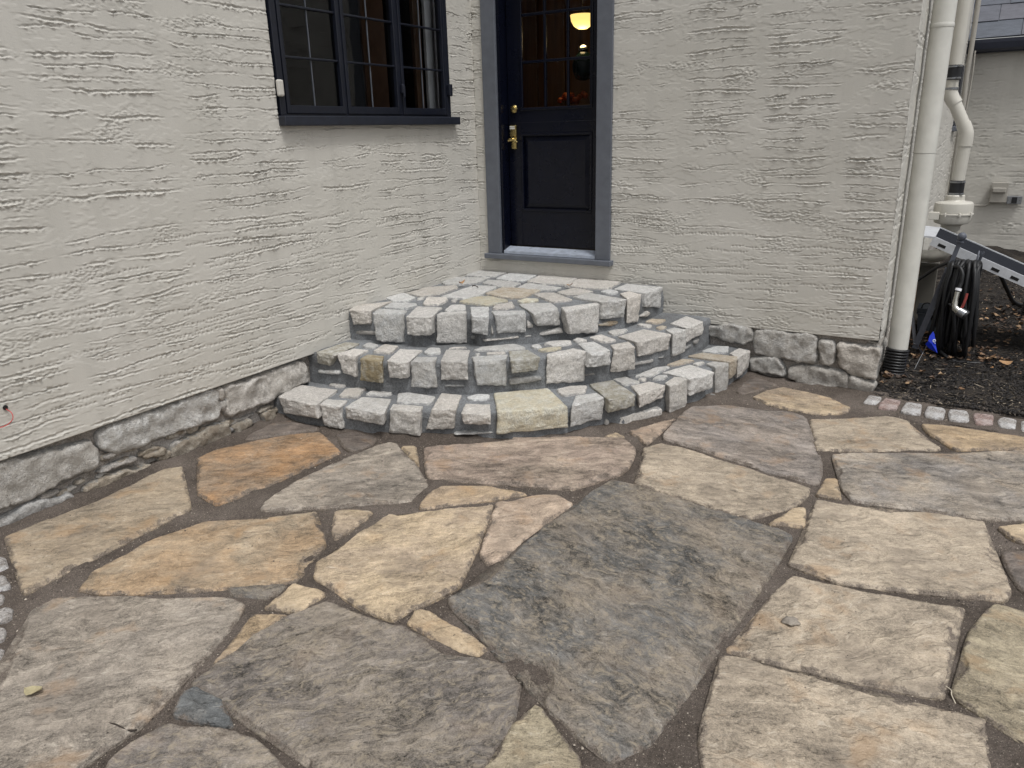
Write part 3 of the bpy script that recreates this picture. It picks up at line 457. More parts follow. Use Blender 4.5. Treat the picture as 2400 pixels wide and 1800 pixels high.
def block(name, c8, mat, parent, rad=.010, n=10, bulge=.008, amp=.004, seed=0):
    """c8[i][j][k]: i left/right, j front/back, k bottom/top corner positions; a rough hewn block"""
    g = lambda i, j, k: Vector(c8[i][j][k])
    sx = (g(1, 0, 1)-g(0, 0, 1)).length; sy = ((g(0, 1, 1)-g(0, 0, 1)).length+(g(1, 1, 1)-g(1, 0, 1)).length)/2; sz = ((g(0, 0, 1)-g(0, 0, 0)).length+(g(1, 0, 1)-g(1, 0, 0)).length)/2
    S = (sx/2, max(sy/2, .01), sz/2)
    verts = {}; V = []; F = []
    def vid(a, b, c):
        key = (a, b, c)
        if key not in verts:
            q = [2*a/n-1, 2*b/n-1, 2*c/n-1]
            q = [math.copysign(abs(x)**.72, x) for x in q]
            inn = [max(-(1-min(rad/s, .9)), min(1-min(rad/s, .9), x)) for x, s in zip(q, S)]
            dlt = Vector([(x-y)*s for x, y, s in zip(q, inn, S)])
            if dlt.length > 1e-9: dlt = dlt.normalized()*rad*min(1, dlt.length/rad*1.4)
            p = [y+dd/s for y, dd, s in zip(inn, dlt, S)]
            u, v, w = [(x+1)/2 for x in p]
            pos = Vector()
            for i in (0, 1):
                for j in (0, 1):
                    for k in (0, 1):
                        pos += g(i, j, k)*((u if i else 1-u)*(v if j else 1-v)*(w if k else 1-w))
            verts[key] = len(V); V.append((pos, p, b))
        return verts[key]
    for a in range(n):
        for b in range(n):
            F += [(vid(a, b, 0), vid(a, b+1, 0), vid(a+1, b+1, 0), vid(a+1, b, 0)), (vid(a, b, n), vid(a+1, b, n), vid(a+1, b+1, n), vid(a, b+1, n)),
                  (vid(a, 0, b), vid(a+1, 0, b), vid(a+1, 0, b+1), vid(a, 0, b+1)), (vid(a, n, b), vid(a, n, b+1), vid(a+1, n, b+1), vid(a+1, n, b)),
                  (vid(0, a, b), vid(0, a, b+1), vid(0, a+1, b+1), vid(0, a+1, b)), (vid(n, a, b), vid(n, a+1, b), vid(n, a+1, b+1), vid(n, a, b+1))]
    fdir = ((g(0, 0, 1)+g(1, 0, 1))-(g(0, 1, 1)+g(1, 1, 1))).normalized(); cen = sum((g(i, j, k) for i in (0, 1) for j in (0, 1) for k in (0, 1)), Vector())/8
    out = []
    for pos, p, b in V:
        w = pos*1.0; sd = Vector((seed*2.3, seed*.7, 0))
        dirv = (pos-cen).normalized()
        top = max(0, p[2]-.85)/.15
        am = amp*(1-.65*top)
        f = max(0, -p[1])**6*(1-p[0]**4)*(1-p[2]**4)
        nz = fbm(w*13+sd, 3)+.8*(noise.turbulence(w*26+sd, 3, True)-.55)
        side = Vector((dirv.x, dirv.y, dirv.z*(1-.6*top)))
        out.append(pos-cen+side*(am*nz*1.3+amp*.35*fbm(w*70+sd, 3))+fdir*(f*bulge*(1+.8*fbm(w*9+sd, 2)))+fdir*((noise.turbulence(w*34+sd*2, 3, True)-.5)*amp*1.5*(-p[1] > .8)))
    o = mesh(name, [tuple(v) for v in out], F, mat, None, True, {'edge_d': [.05]*len(out)})
    o.location = cen; o.parent = parent; o.matrix_parent_inverse = world_of(parent).inverted()
    return o

STONE = {'w': ((190, 187, 182), 0, (166, 152, 126)), 'm': ((178, 176, 168), .6, (134, 124, 94)), 'b': ((178, 168, 144), .85, (146, 126, 84)), 'y': ((200, 192, 168), .45, (190, 168, 118)),
         't': ((190, 176, 154), .5, (160, 136, 104)), 'g': ((158, 156, 152), .3, (120, 116, 110)), 'o': ((176, 158, 130), .5, (150, 118, 80)),
         'a': ((184, 179, 171), .5, (146, 137, 124)), 'c': ((168, 158, 140), .7, (120, 104, 84)), 'bb': ((166, 162, 156), .5, (110, 102, 94))}
def dress(o, tone, rs):
    c, s, sc = STONE[tone]; j = 1+(rs.rand()-.5)*.26
    g_ = .3*c[0]+.59*c[1]+.11*c[2]; col = srgb(*[v+(g_-v)*.40 for v in c]); g_ = .3*sc[0]+.59*sc[1]+.11*sc[2]; sc = [v+(g_-v)*.30 for v in sc]; wm = (rs.rand()-.4)*.07; o.color = (col[0]*j*(1+wm), col[1]*j, col[2]*j*(1-wm), 1)
    o['stain'] = float(s+(rs.rand()*.22 if tone == 'w' else 0)); o['stain_c'] = list(srgb(*sc)[:3])

# ------------------------------------------------------------ stucco relief
def fftn(ny, nx, dz, du, lz, lu, seed):
    rs = np.random.RandomState(seed); w = np.fft.rfft2(rs.randn(ny, nx))
    kz = np.fft.fftfreq(ny, dz)[:, None]; ku = np.fft.rfftfreq(nx, du)[None]
    f = np.fft.irfft2(w*np.exp(-(kz*lz*2.2)**2-(ku*lu*2.2)**2), (ny, nx)); return f/f.std()

def n1d(n, d, l, rs):
    w = np.fft.rfft(rs.randn(n+64)); k = np.fft.rfftfreq(n+64, d); f = np.fft.irfft(w*np.exp(-(k*l*2.2)**2), n+64)[:n]; return f/(f.std()+1e-9)

def stucco_field(LU, LZ, du, dz, seed, slope=0.0, dots=0.0, strength=1.0, rowgap=.056):
    nx = int(LU/du)+2; ny = int(LZ/dz)+2; rs = np.random.RandomState(seed)
    Hh = fftn(ny, nx, dz, du, .14, .30, seed+1)*.0008
    tn = fftn(ny, nx, dz, du, .09, .20, seed+2)+.22*fftn(ny, nx, dz, du, .010, .02, seed+3)
    for c in (-.9, .15, 1.1): Hh += np.tanh((tn-c)/.03)*.0005
    mask = np.clip(fftn(ny, nx, dz, du, .05, .14, seed+4)-.75, 0, 1)
    Hh += mask*fftn(ny, nx, dz, du, .0045, .006, seed+5)*.0016
    rag = fftn(ny, nx, dz, du, .004, .006, seed+7)
    zz = np.arange(ny)*dz; uu = np.arange(nx)*du
    def stroke(cu, cz, L, th, D, sl, kind):
        i0 = max(0, int((cu-L/2)/du)); i1 = min(nx, int((cu+L/2)/du))
        if i1-i0 < 6: return
        n = i1-i0; s = (uu[i0:i1]-(cu-L/2))/L
        zc = cz+sl*(uu[i0:i1]-cu)+n1d(n, du, .16, rs)*.0040+n1d(n, du, .02, rs)*.0010+n1d(n, du, .007, rs)*.0010
        env = np.clip(np.sin(np.pi*np.clip(s, 0, 1))*2.2, 0, 1)**.8*np.clip(.78+.26*n1d(n, du, .07, rs)+.16*n1d(n, du, .015, rs), .05, 1.25)
        j0 = max(0, int((zc.min()-th*2.2)/dz)); j1 = min(ny, int((zc.max()+th*1.2)/dz)+1)
        if j1-j0 < 3: return
        t = (zz[j0:j1, None]-zc[None])/(th*(.6+.4*env))[None]
        if kind == 'dots':
            ph = np.cumsum(1+.25*n1d(n, du, .02, rs))*du/.023
            g = -D*1.2*(np.clip(np.cos(2*np.pi*ph), 0, 1)**1.2)[None]*np.exp(-(t*1.6)**2)*(env > .35)[None]
            Hh[j0:j1, i0:i1] += g; return
        groove = np.where((t <= 0) & (t > -1), np.clip(-t/.22, 0, 1)*(1-np.clip((-t-.22)/.78, 0, 1)**1.6), 0)
        lip = .55*np.exp(-((t+1.10)/.22)**2)+.25*np.exp(-((t-.18)/.18)**2)
        R = rag[j0:j1, i0:i1]
        comb = 1.0
        if kind == 'comb':
            comb = .6+.4*np.sin(2*np.pi*((uu[None, i0:i1]+.8*zz[j0:j1, None])/.022)+R*.6)
        crumb = .22*R*np.exp(-((t+.6)/1.1)**4)
        Hh[j0:j1, i0:i1] += D*env[None]*(-groove*np.clip(.85+.4*R, .15, 1.6)*comb+lip*np.clip(.75+.45*R, 0, 2)+crumb)
    z = .03
    cols = [-.2]
    while cols[-1] < LU: cols.append(cols[-1]+rs.uniform(.45, .95))
    nxt = 0
    while z < LZ:
        for a_, b_ in zip(cols[:-1], cols[1:]):
            jl, jr = rs.uniform(-.05, .07, 2); L = (b_-a_)+jl*.5+jr*.5-.06; cu = (a_+b_)/2+jr*.4; sl = slope+rs.uniform(-.035, .035)
            act = .62+.4*math.sin(z*2.3+a_*3.7+seed)+rs.uniform(-.4, .4)
            if act < .24: continue
            k = rs.rand(); D = rs.uniform(.0052, .0092)*strength*(.6+.5*min(1, act)); th = rs.uniform(.009, .017); zo = z+rs.uniform(-.009, .009)
            if rs.rand() < .35:
                f = rs.uniform(.3, .7); stroke(cu-L/2+L*f/2, zo, L*f, th, D, sl, 'line'); stroke(cu+L/2-L*(1-f)/2, zo+rs.uniform(-.008, .008), L*(1-f)*.9, th*.8, D*.8, sl+rs.uniform(-.04, .04), 'comb' if k < .5 else 'line')
            else: stroke(cu, zo, L, th, D, sl, 'comb' if k < .18 else 'line')
            if rs.rand() < .10: stroke(cu+rs.uniform(-.12, .12), z+rs.uniform(-.03, .03), L*.45, rs.uniform(.007, .012), rs.uniform(.003, .005)*strength, sl+rs.uniform(-.07, .07), 'line')
        if dots and z < dots:
            for _ in range(int(LU/.5)):
                stroke(rs.uniform(0, LU), z+rs.uniform(-.03, .03), rs.uniform(.15, .55), .0095, .007, slope+rs.uniform(-.03, .03), 'dots')
        z += rowgap*rs.uniform(.8, 1.22)
    return Hh

def stucco_wall(name, place, u0, u1, z0, z1, fine, seed, holes=(), parent=None, du=.006, dz=.0045, slope=0., dots=0., strength=1., rowgap=.056, bottom_in=.045):
    """place(u, z, h) -> xyz ; fine=(ua,ub,za,zb) is meshed at du x dz, the rest coarser"""
    def axis(a, b, fa, fb, d, cd):
        out = list(np.arange(a, fa, cd)) if fa > a else []
        out += list(np.arange(max(fa, a), min(fb, b), d)); out += list(np.arange(min(fb, b), b, cd)) if fb < b else []
        return np.array(sorted(set(np.round(out+[b], 5))))
    us = axis(u0, u1, fine[0], fine[1], du, du*4); zs = axis(z0, z1, fine[2], fine[3], dz, dz*4)
    Fd = stucco_field(u1-u0, z1-z0, du, dz, seed, slope, dots, strength, rowgap)
    iu = np.clip(((us-u0)/du).round().astype(int), 0, Fd.shape[1]-1); iz = np.clip(((zs-z0)/dz).round().astype(int), 0, Fd.shape[0]-1)
    Hh = Fd[np.ix_(iz, iu)]
    rel = Hh-0.0
    Uc, Zc = np.meshgrid(us, zs)
    P = np.stack(place(Uc, Zc, Hh), -1)
    back = np.stack(place(us, np.full_like(us, z0+.004), np.full_like(us, -bottom_in)), -1)
    verts = np.concatenate([back, P.reshape(-1, 3)], 0)
    nx, nz = len(us), len(zs)
    I = np.arange(nz*nx).reshape(nz, nx)+nx
    I = np.concatenate([np.arange(nx)[None], I], 0)
    zc = np.concatenate([[z0], zs])
    q = np.stack([I[:-1, :-1], I[:-1, 1:], I[1:, 1:], I[1:, :-1]], -1)
    um = (us[:-1]+us[1:])/2; zm = (zc[:-1]+zc[1:])/2; keep = np.ones(q.shape[:2], bool)
    for a, b, c, d in holes: keep &= ~((um[None] > a) & (um[None] < b) & (zm[:, None] > c) & (zm[:, None] < d))
    q = q[keep]
    me = bpy.data.meshes.new(name); me.vertices.add(len(verts)); me.vertices.foreach_set('co', verts.astype(np.float32).ravel())
    me.loops.add(len(q)*4); me.loops.foreach_set('vertex_index', q.astype(np.int32).ravel())
    me.polygons.add(len(q)); me.polygons.foreach_set('loop_start', (np.arange(len(q))*4).astype(np.int32)); 
    me.polygons.foreach_set('use_smooth', np.ones(len(q), bool)); me.update(calc_edges=True)
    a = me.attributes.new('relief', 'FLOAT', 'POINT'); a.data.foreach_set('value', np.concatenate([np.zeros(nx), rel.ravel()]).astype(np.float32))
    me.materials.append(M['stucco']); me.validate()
    o = bpy.data.objects.new(name, me)
    return link_local(o, parent)

# ============================================================ THE SETTING
def grid_sheet(name, xs, ys, zf, mat, parent=None):
    X, Y = np.meshgrid(xs, ys); Zz = zf(X, Y); P = np.stack([X, Y, Zz], -1).reshape(-1, 3); nx, ny = len(xs), len(ys)
    I = np.arange(nx*ny).reshape(ny, nx); q = np.stack([I[:-1, :-1], I[:-1, 1:], I[1:, 1:], I[1:, :-1]], -1).reshape(-1, 4)
    return mesh(name, P, q.tolist(), mat, parent, True)

rsg = np.random.RandomState(3)
tag(grid_sheet('ground', np.array([-60, -20, -8, 8, 20, 60.]), np.array([-60, -20, -8, 12, 20, 60.]), lambda x, y: np.full_like(x, -.16), M['soil']), kind='structure')

def sand_z(X, Y):
    n = fftn(X.shape[0], X.shape[1], .02, .02, .05, .05, 11)*.0016+fftn(X.shape[0], X.shape[1], .02, .02, .02, .02, 12)*.0007+fftn(X.shape[0], X.shape[1], .02, .02, .3, .3, 13)*.0014
    z = -0.013*X-0.009*Y-.0080+n*1.6
    r = np.hypot(X, Y)
    z = z+.018*np.exp(-(np.maximum(r-2.27, 0)/.05)**2)*(r > 1)                         # sand swept up against the bottom step
    z = z+.028*np.exp(-(np.maximum(X, 0)/.07)**2)                                       # and along the foot of the wall
    z = z+.015*np.exp(-(np.minimum(Y, 0)/.06)**2)
    return z
patio = grid_sheet('patio', np.arange(-.12, 6.0, .02), np.arange(-7.2, .06, .02), sand_z, M['sand'])
tag(patio, kind='structure')

PAL = {'tan': ((168, 147, 119), (150, 134, 112), .75), 'orange': ((166, 136, 101), (152, 134, 109), .85), 'deeporange': ((162, 121, 80), (138, 116, 92), 1.0), 'lightorange': ((174, 147, 111), (156, 134, 108), .85),
       'yellow': ((178, 155, 122), (158, 138, 114), .9), 'cream': ((168, 151, 128), (150, 135, 115), .85), 'creamgrey': ((158, 144, 126), (128, 121, 114), 1.0), 'pink': ((160, 141, 122), (142, 123, 108), 1.0),
       'pinktan': ((168, 146, 124), (152, 130, 110), .9), 'pinkgrey': ((146, 133, 121), (128, 119, 112), 1.0), 'greytan': ((148, 136, 121), (130, 120, 108), 1.0), 'lighttan': ((182, 159, 126), (168, 144, 112), .7),
       'slate': ((95, 93, 90), (124, 112, 97), 1.2), 'greybrown': ((108, 100, 93), (128, 117, 103), 1.2), 'bluegrey': ((88, 92, 94), (100, 101, 100), .9), 'brown': ((110, 98, 89), (96, 88, 82), .9), 'olive': ((160, 146, 118), (146, 132, 106), .9)}
rsf = np.random.RandomState(21)
def desat(c, k=.24):
    g = .3*c[0]+.59*c[1]+.11*c[2]; return srgb(*[v+(g-v)*k for v in c])
for i, (tone, ang, poly) in enumerate(FLAGS):
    P = [(x/1000, y/1000) for x, y in poly]
    c = np.mean(P, 0); big = max(np.ptp(np.array(P), 0))
    o = slab('flagstone', P, (0, 0, zg(c[0], c[1])-.004+rsf.uniform(-.001, .004)), (1, 0, 0), (0, 1, 0), (0, 0, 1), M['flag'], patio, h=.0110, rad=.009, depth=.03,
             grid=.028 if big > .5 else .022, step=.013, amp=.0042, jag=.0085, nscale=6, seed=i+1, tilt=(-.013+rsf.uniform(-.006, .006), -.009+rsf.uniform(-.006, .006)), soft=1)
    a, b, m = PAL[tone]; j = .93+(rsf.rand()-.5)*.12; m *= 1.12
    ca = desat(a); o.color = (ca[0]*j, ca[1]*j, ca[2]*j, 1); o['tint'] = list(desat(b)[:3]); o['mottle'] = float(m); o['grain'] = float(R_(-ang-20+rsf.uniform(-8, 8)))

# loose grit on the sand and a few crumbs on the stones
def mat_grit():
    t = NT('grit'); o = t.attr('hue', 'GEOMETRY')
    t.set(Base_Color=t.ramp(o, [(0, srgb(46, 42, 39)), (.5, srgb(92, 84, 77)), (.8, srgb(138, 127, 115)), (1, srgb(190, 180, 166))]), Roughness=.85); M['grit'] = t.m
mat_grit()
rsq = np.random.RandomState(55); GP = np.stack([rsq.uniform(-.02, 4.6, 60000), rsq.uniform(-5.0, -.02, 60000)], 1); on = np.zeros(len(GP), bool)
for tone, ang, poly in FLAGS: on |= edge_dist(GP, np.array(poly)/1000.)[1]
GP = GP[(~on | (rsq.rand(len(GP)) < .035)) & (np.hypot(GP[:, 0], GP[:, 1]) > 2.28)]
on2 = np.zeros(len(GP), bool)
for tone, ang, poly in FLAGS: on2 |= edge_dist(GP, np.array(poly)/1000.)[1]
gm = MB(); gh = []
for p, o_ in zip(GP, on2):
    r = rsq.uniform(.0012, .0034)*(1 if rsq.rand() < .93 else 1.7); z = zg(p[0], p[1])+(.007 if o_ else -.0065)
    c_ = Vector((p[0], p[1], z)); q = [Vector((rsq.uniform(.6, 1.2)*r, 0, 0)), Vector((-rsq.uniform(.6, 1.2)*r, 0, 0)), Vector((0, rsq.uniform(.6, 1.2)*r, 0)), Vector((0, -rsq.uniform(.6, 1.2)*r, 0)), Vector((0, 0, r*.9)), Vector((0, 0, -r*.6))]
    a_ = rsq.uniform(0, 3); ca_, sa_ = math.cos(a_), math.sin(a_)
    gm.add([c_+Vector((v.x*ca_-v.y*sa_, v.x*sa_+v.y*ca_, v.z)) for v in q], [(0, 2, 4), (2, 1, 4), (1, 3, 4), (3, 0, 4), (2, 0, 5), (1, 2, 5), (3, 1, 5), (0, 3, 5)]); gh += [rsq.rand()]*6
tag(mesh('grit', gm.v, gm.f, M['grit'], None, False, {'hue': gh}), 'loose sand grit in the joints between the flagstones', 'grit', kind='stuff')

# brick edging
edg = {}
for side, name in (('R', 'edging'), ('L', 'edging')):
    if side == 'R': m = MB().box((3.0, -.36, -.12), (6.0, -.05, zg(3.8, -.2)-.004))
    else:
        m = MB(); 
        for (x, y, a) in ((.55, -4.23, 0),): m.box((x-.55, y-.4, -.12), (x+.75, y+.4, -.02))
    edg[side] = m.build(name, M['sand']); tag(edg[side], kind='structure')
for i, (side, t, poly) in enumerate(BRICKS):
    P = [(x/1000, y/1000) for x, y in poly]; c = np.mean(P, 0)
    slab('brick', P, (0, 0, zg(c[0], c[1])-.002), (1, 0, 0), (0, 1, 0), (0, 0, 1), M['brick_white' if t == 'w' else 'brick_red'], edg[side], h=.0075, rad=.008, depth=.05, grid=.02, step=.012, amp=.003, jag=.010, nscale=25, seed=200+i, tilt=(-.013, -.009))
for k in range(12):                                         # the row runs on beyond the frame
    x0 = 4.2+k*.122; y0 = -.165-.03*k*.3
    P = [(x0, y0), (x0+.09, y0-.005), (x0+.085, y0-.205), (x0-.008, y0-.2)]
    slab('brick', P, (0, 0, zg(x0, y0)-.002), (1, 0, 0), (0, 1, 0), (0, 0, 1), M['brick_white' if k % 3 else 'brick_red'], edg['R'], h=.012, rad=.012, depth=.05, grid=.04, step=.02, amp=.002, jag=.006, nscale=25, seed=240+k, tilt=(-.013, -.009))

# mulch bed beyond the house corner
def mulch_z(X, Y):
    n = fftn(X.shape[0], X.shape[1], .04, .04, .10, .10, 31)*.010+fftn(X.shape[0], X.shape[1], .04, .04, .04, .04, 32)*.004
    z = -.050+n*np.clip((Y+.05)/.12, 0.15, 1)+.022*np.clip((Y+.02)/.3, 0, 1)+.10*np.exp(-((Y-6.6)/.35)**2-((X-3.6)/.35)**2)
    return z
bed = grid_sheet('mulch_bed', np.arange(2.96, 8.0, .04), np.arange(-.075, 7.1, .04), mulch_z, M['soil']); tag(bed, kind='structure')

def shard(mb, p, a, L, w, t, tilt, rs):
    d = Vector((math.cos(a), math.sin(a), tilt)).normalized(); s = Vector((-math.sin(a), math.cos(a), rs.uniform(-.4, .4))).normalized(); u = d.cross(s)
    A, B = p-d*L/2, p+d*L/2
    mb.add([A+s*w*.3, A-s*w*.4, p-s*w/2+u*t, p+s*w/2+u*t*.6, B+s*w*.25, B-s*w*.2], [(0, 1, 2, 3), (3, 2, 5, 4), (0, 3, 4), (1, 5, 2)])
rsm = np.random.RandomState(8)
mb = MB(); mhue = []
for i in range(30000):
    y = -.04+5.5*rsm.rand()**1.9; x = 3.08+rsm.rand()*(1.2+.33*y)
    z = -.050+.022*min(1, max(0, (y+.02)/.3))
    dens = .55 if y < .3 else 1
    if rsm.rand() > dens: continue
    shard(mb, Vector((x, y, z+rsm.uniform(0, .02))), rsm.uniform(0, 6.28), rsm.uniform(.012, .050), rsm.uniform(.003, .010), rsm.uniform(.001, .005), rsm.uniform(-.35, .35), rsm); mhue += [rsm.rand()**(.7 if y < .4 else 1.3)]*6
tag(mesh('wood_mulch', mb.v, mb.f, M['mulch'], None, False, {'hue': mhue}), 'dark shredded wood mulch covering the bed beside the house', 'mulch', kind='stuff')

# ============================================================ THE HOUSE
house = tag(empty('house', (0, 0, 0)), 'grey stucco house with a navy door and a navy steel window in its inner corner', 'house')
WZL, WZR = .352, .318
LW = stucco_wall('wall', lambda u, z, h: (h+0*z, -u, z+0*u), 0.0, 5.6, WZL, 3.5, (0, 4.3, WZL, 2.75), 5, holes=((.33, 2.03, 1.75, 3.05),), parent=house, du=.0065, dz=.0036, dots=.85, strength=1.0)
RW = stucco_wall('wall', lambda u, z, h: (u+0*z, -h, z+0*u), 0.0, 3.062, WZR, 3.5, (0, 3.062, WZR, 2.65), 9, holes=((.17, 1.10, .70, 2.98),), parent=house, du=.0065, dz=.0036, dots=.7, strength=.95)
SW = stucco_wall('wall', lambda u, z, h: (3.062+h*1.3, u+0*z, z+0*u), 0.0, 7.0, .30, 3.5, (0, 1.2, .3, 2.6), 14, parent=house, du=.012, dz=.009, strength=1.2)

fnd = mesh('foundation', *(lambda b: (b.v, b.f))(MB().box((-.30, -5.6, -.3), (-.052, 0, .36)).box((-.2, .030, -.3), (3.04, .32, .33)).box((2.8, .05, -.3), (3.045, 7, .31))), M['rubble_mortar'], house)
rsn = np.random.RandomState(4)
for i, (side, t, poly) in enumerate(FOUND):
    P = [(a/1000, b/1000) for a, b in poly]
    if side == 'L': P = [(y, z-.012) for y, z in P]; fr = ((-.044, 0, 0), (0, 1, 0), (0, 0, 1), (1, 0, 0))
    else: fr = ((0, .020, 0), (1, 0, 0), (0, 0, 1), (0, -1, 0))
    small = t != 'a'
    o = slab('stone', P, *fr, M['lime'], fnd, h=.034 if t == 'a' else .036, rad=.018 if t == 'a' else .016, depth=.04, grid=.022, step=.014, amp=.021 if t == 'a' else .016, jag=.015, nscale=15, seed=300+i, soft=1, grow=.013 if t == 'a' else .005)
    dress(o, {'a': 'a', 'b': 'bb', 'c': 'c'}[t], rsn)
extra = [('L', 0, -4.2, -4.75), ('L', 0, -4.8, -5.5)]
for k, (s, _, a, b) in enumerate(extra):
    o = slab('stone', [(b, .14), (a, .12), (a, .33), (b, .335)], (-.052, 0, 0), (0, 1, 0), (0, 0, 1), (1, 0, 0), M['lime'], fnd, h=.03, rad=.028, depth=.04, grid=.03, step=.02, amp=.008, jag=.007, nscale=11, seed=340+k, soft=2); dress(o, 'a', rsn)
for k in range(46):                                                               # small rubble packed along the foot of the left wall
    y_ = -2.3-k*.041+rsn.uniform(-.02, .02); z_ = rsn.uniform(.04, .17)+zg(0, y_)*.5; w_, h_ = rsn.uniform(.025, .075), rsn.uniform(.012, .03)
    o = slab('stone', [(y_-w_, z_-h_*.4), (y_-w_*.3, z_-h_), (y_+w_*.8, z_-h_*.6), (y_+w_, z_+h_*.3), (y_+w_*.2, z_+h_), (y_-w_*.8, z_+h_*.5)], (-.050, 0, 0), (0, 1, 0), (0, 0, 1), (1, 0, 0), M['lime'], fnd, h=rsn.uniform(.012, .028), rad=.012, depth=.03, grid=.02, step=.012, amp=.010, jag=.005, nscale=22, seed=700+k)
    dress(o, ['c', 'bb', 'c', 'a'][k % 4], rsn)
for k, (a, b, c, d) in enumerate([(.02, .30, .06, .29), (.34, .72, .02, .18), (.30, .8, .20, .30), (.78, 1.3, -.02, .2), (.02, .28, -.08, .04)]):   # side of the corner
    o = slab('stone', [(a, c), (b, c), (b, d), (a, d)], (3.03, 0, 0), (0, 1, 0), (0, 0, 1), (1, 0, 0), M['lime'], fnd, h=.026, rad=.025, depth=.04, grid=.03, step=.02, amp=.008, jag=.007, nscale=11, seed=350+k, soft=2); dress(o, 'a', rsn)

# ---- rooms behind the openings
def room(a, b, open_axis, mat):
    (x0, y0, z0), (x1, y1, z1) = a, b
    m = MB().box(a, b); f = m.f[:]; keep = []
    for q in f:
        ps = [m.v[i] for i in q]
        if open_axis == 'x' and all(abs(p[0]-x1) < 1e-6 for p in ps): continue
        if open_axis == 'y' and all(abs(p[1]-y0) < 1e-6 for p in ps): continue
        keep.append(q[::-1])
    m.f = keep; return m
room((-2.6, -3.2, .7), (-.03, .12, 3.3), 'x', None).build('room', M['room_paint'], house)
rm = room((-1.6, .17, .70), (2.9, 3.2, 3.4), 'y', None); rm.build('room', M['room_paint'], house)

# ---- window in the left wall (u along -y)
win = MB()
YA, YB, ZB, ZT = -1.985, -.375, 1.795, 3.0
FX = (-.045, .012)
def ybar(m, y0, y1, z0, z1, x0=-.045, x1=.012): m.box((x0, y0, z0), (x1, y1, z1), .003)
w = MB(); ybar(w, YA-.03, YA+.012, ZB-.01, ZT, -.06, .014); ybar(w, YB-.012, YB+.03, ZB-.01, ZT, -.06, .014); ybar(w, YA-.03, YB+.03, ZT, ZT+.04, -.06, .014); ybar(w, YA-.03, YB+.03, ZB-.03, ZB, -.06, .008)
window = w.build('window', M['steel_navy'], house)
MUL = [(-1.965, -1.475), (-1.455, -.935), (-.905, -.392)]
for (a, b) in ((-1.480, -1.450), (-.940, -.900)):
    m = MB(); ybar(m, a, b, ZB, ZT, -.05, .006); m.build('mullion', M['steel_navy'], window)
ROWS = [1.840, 2.101, 2.371, 2.641, 2.911]
for si, (a, b) in enumerate(MUL):
    s = MB(); t_ = .026
    ybar(s, a, a+t_, ZB, ZT-.03, -.035, .016); ybar(s, b-t_, b, ZB, ZT-.03, -.035, .016); ybar(s, a+t_, b-t_, ZB, 1.840, -.035, .0155); ybar(s, a+t_, b-t_, 2.911, ZT-.03, -.035, .0155)
    s.build('sash', M['steel_navy'], window)
    mid = (a+b)/2; g0, g1 = a+t_, b-t_
    m = MB(); m.box((-.016, mid-.0022, 1.840), (-.006, mid+.0022, 2.911)); m.build('glazing_bar', M['casing_grey'], window)
    for z in ROWS[1:-1]:
        m = MB(); ybar(m, g0-.004, g1+.004, z-.006, z+.006, -.018, .004); m.build('glazing_bar', M['steel_navy'], window)
    for r in range(4):
        for (p0, p1) in ((g0, mid-.0028), (mid+.0028, g1)):
            m = MB(); tl = rsn.uniform(-.0012, .0012)
            m.add([(-.011-tl, p0, ROWS[r]), (-.011+tl, p1, ROWS[r]), (-.011+tl, p1, ROWS[r+1]), (-.011-tl, p0, ROWS[r+1])], [(0, 1, 2, 3)]); m.build('pane', M['glass'], window)
m = MB().box((.014, -.932, 1.93), (.040, -.905, 1.99), .006).box((.030, -.928, 1.905), (.046, -.909, 1.98), .006); m.build('latch', M['steel_navy'], window)
m = MB().box((.005, -.388, 1.925), (.045, -.352, 2.01), .008); m.build('hinge', M['steel_navy'], window)
s = MB(); s.box((-.05, -2.03, 1.727), (.055, -.285, 1.782), .006); so_ = s.build('sill', M['sill_navy'], window)
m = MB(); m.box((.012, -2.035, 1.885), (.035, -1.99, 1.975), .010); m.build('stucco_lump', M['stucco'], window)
# things inside the window room
def inside(nm, mat, a, b, label, cat):
    tag(MB().box(a, b, .004).build(nm, mat), label, cat)
c1 = MB()
c1.box((-.345, -.885, .9), (-.325, -.64, 3.2), .004).box((-.33, -.90, .9), (-.31, -.878, 3.2), .004)
tag(c1.build('curtain', M['curtain']), 'brown curtain hanging inside the middle casement', 'curtain')
inside('door_frame', M['white_trim'], (-.125, -.455, .75), (-.10, -.325, 3.2), 'white upright trim seen inside the right casement', 'trim')
inside('wooden_post', M['wood'], (-.16, -.552, .75), (-.13, -.47, 3.2), 'brown wooden upright seen inside the right casement', 'post')

# ---- door
DY = .10
cas = MB(); cas.box((.090, -.020, .728), (.212, .03, 3.0), .004); cas.build('door_casing', M['casing_grey'], house)
cas = MB(); cas.box((1.052, -.020, .728), (1.172, .03, 3.0), .004); cas.build('door_casing', M['casing_grey'], house)
m = MB(); m.box((.075, -.062, .688), (1.195, .04, .727), .005); m.build('door_sill', M['casing_grey'], house)
m = MB(); m.box((.205, .004, .73), (.236, .20, 3.0)); m.box((1.047, .004, .73), (1.075, .20, 3.0)); m.box((.17, .045, .66), (1.1, .2, .74)); m.box((.2, 0, 2.93), (1.08, .2, 3.02)); m.build('door_jamb', M['door_navy'], house)
m = MB(); m.add([(.237, -.012, .730), (1.046, -.012, .730), (1.046, -.012, .752), (.237, -.012, .752), (.237, .085, .778), (1.046, .085, .778), (1.046, .085, .730), (.237, .085, .730)], [(0, 1, 2, 3), (3, 2, 5, 4), (4, 5, 6, 7), (0, 3, 4, 7), (1, 6, 5, 2), (0, 7, 6, 1)]); m.build('threshold', M['threshold'], house)
dr = MB(); y0, y1 = DY, DY+.044
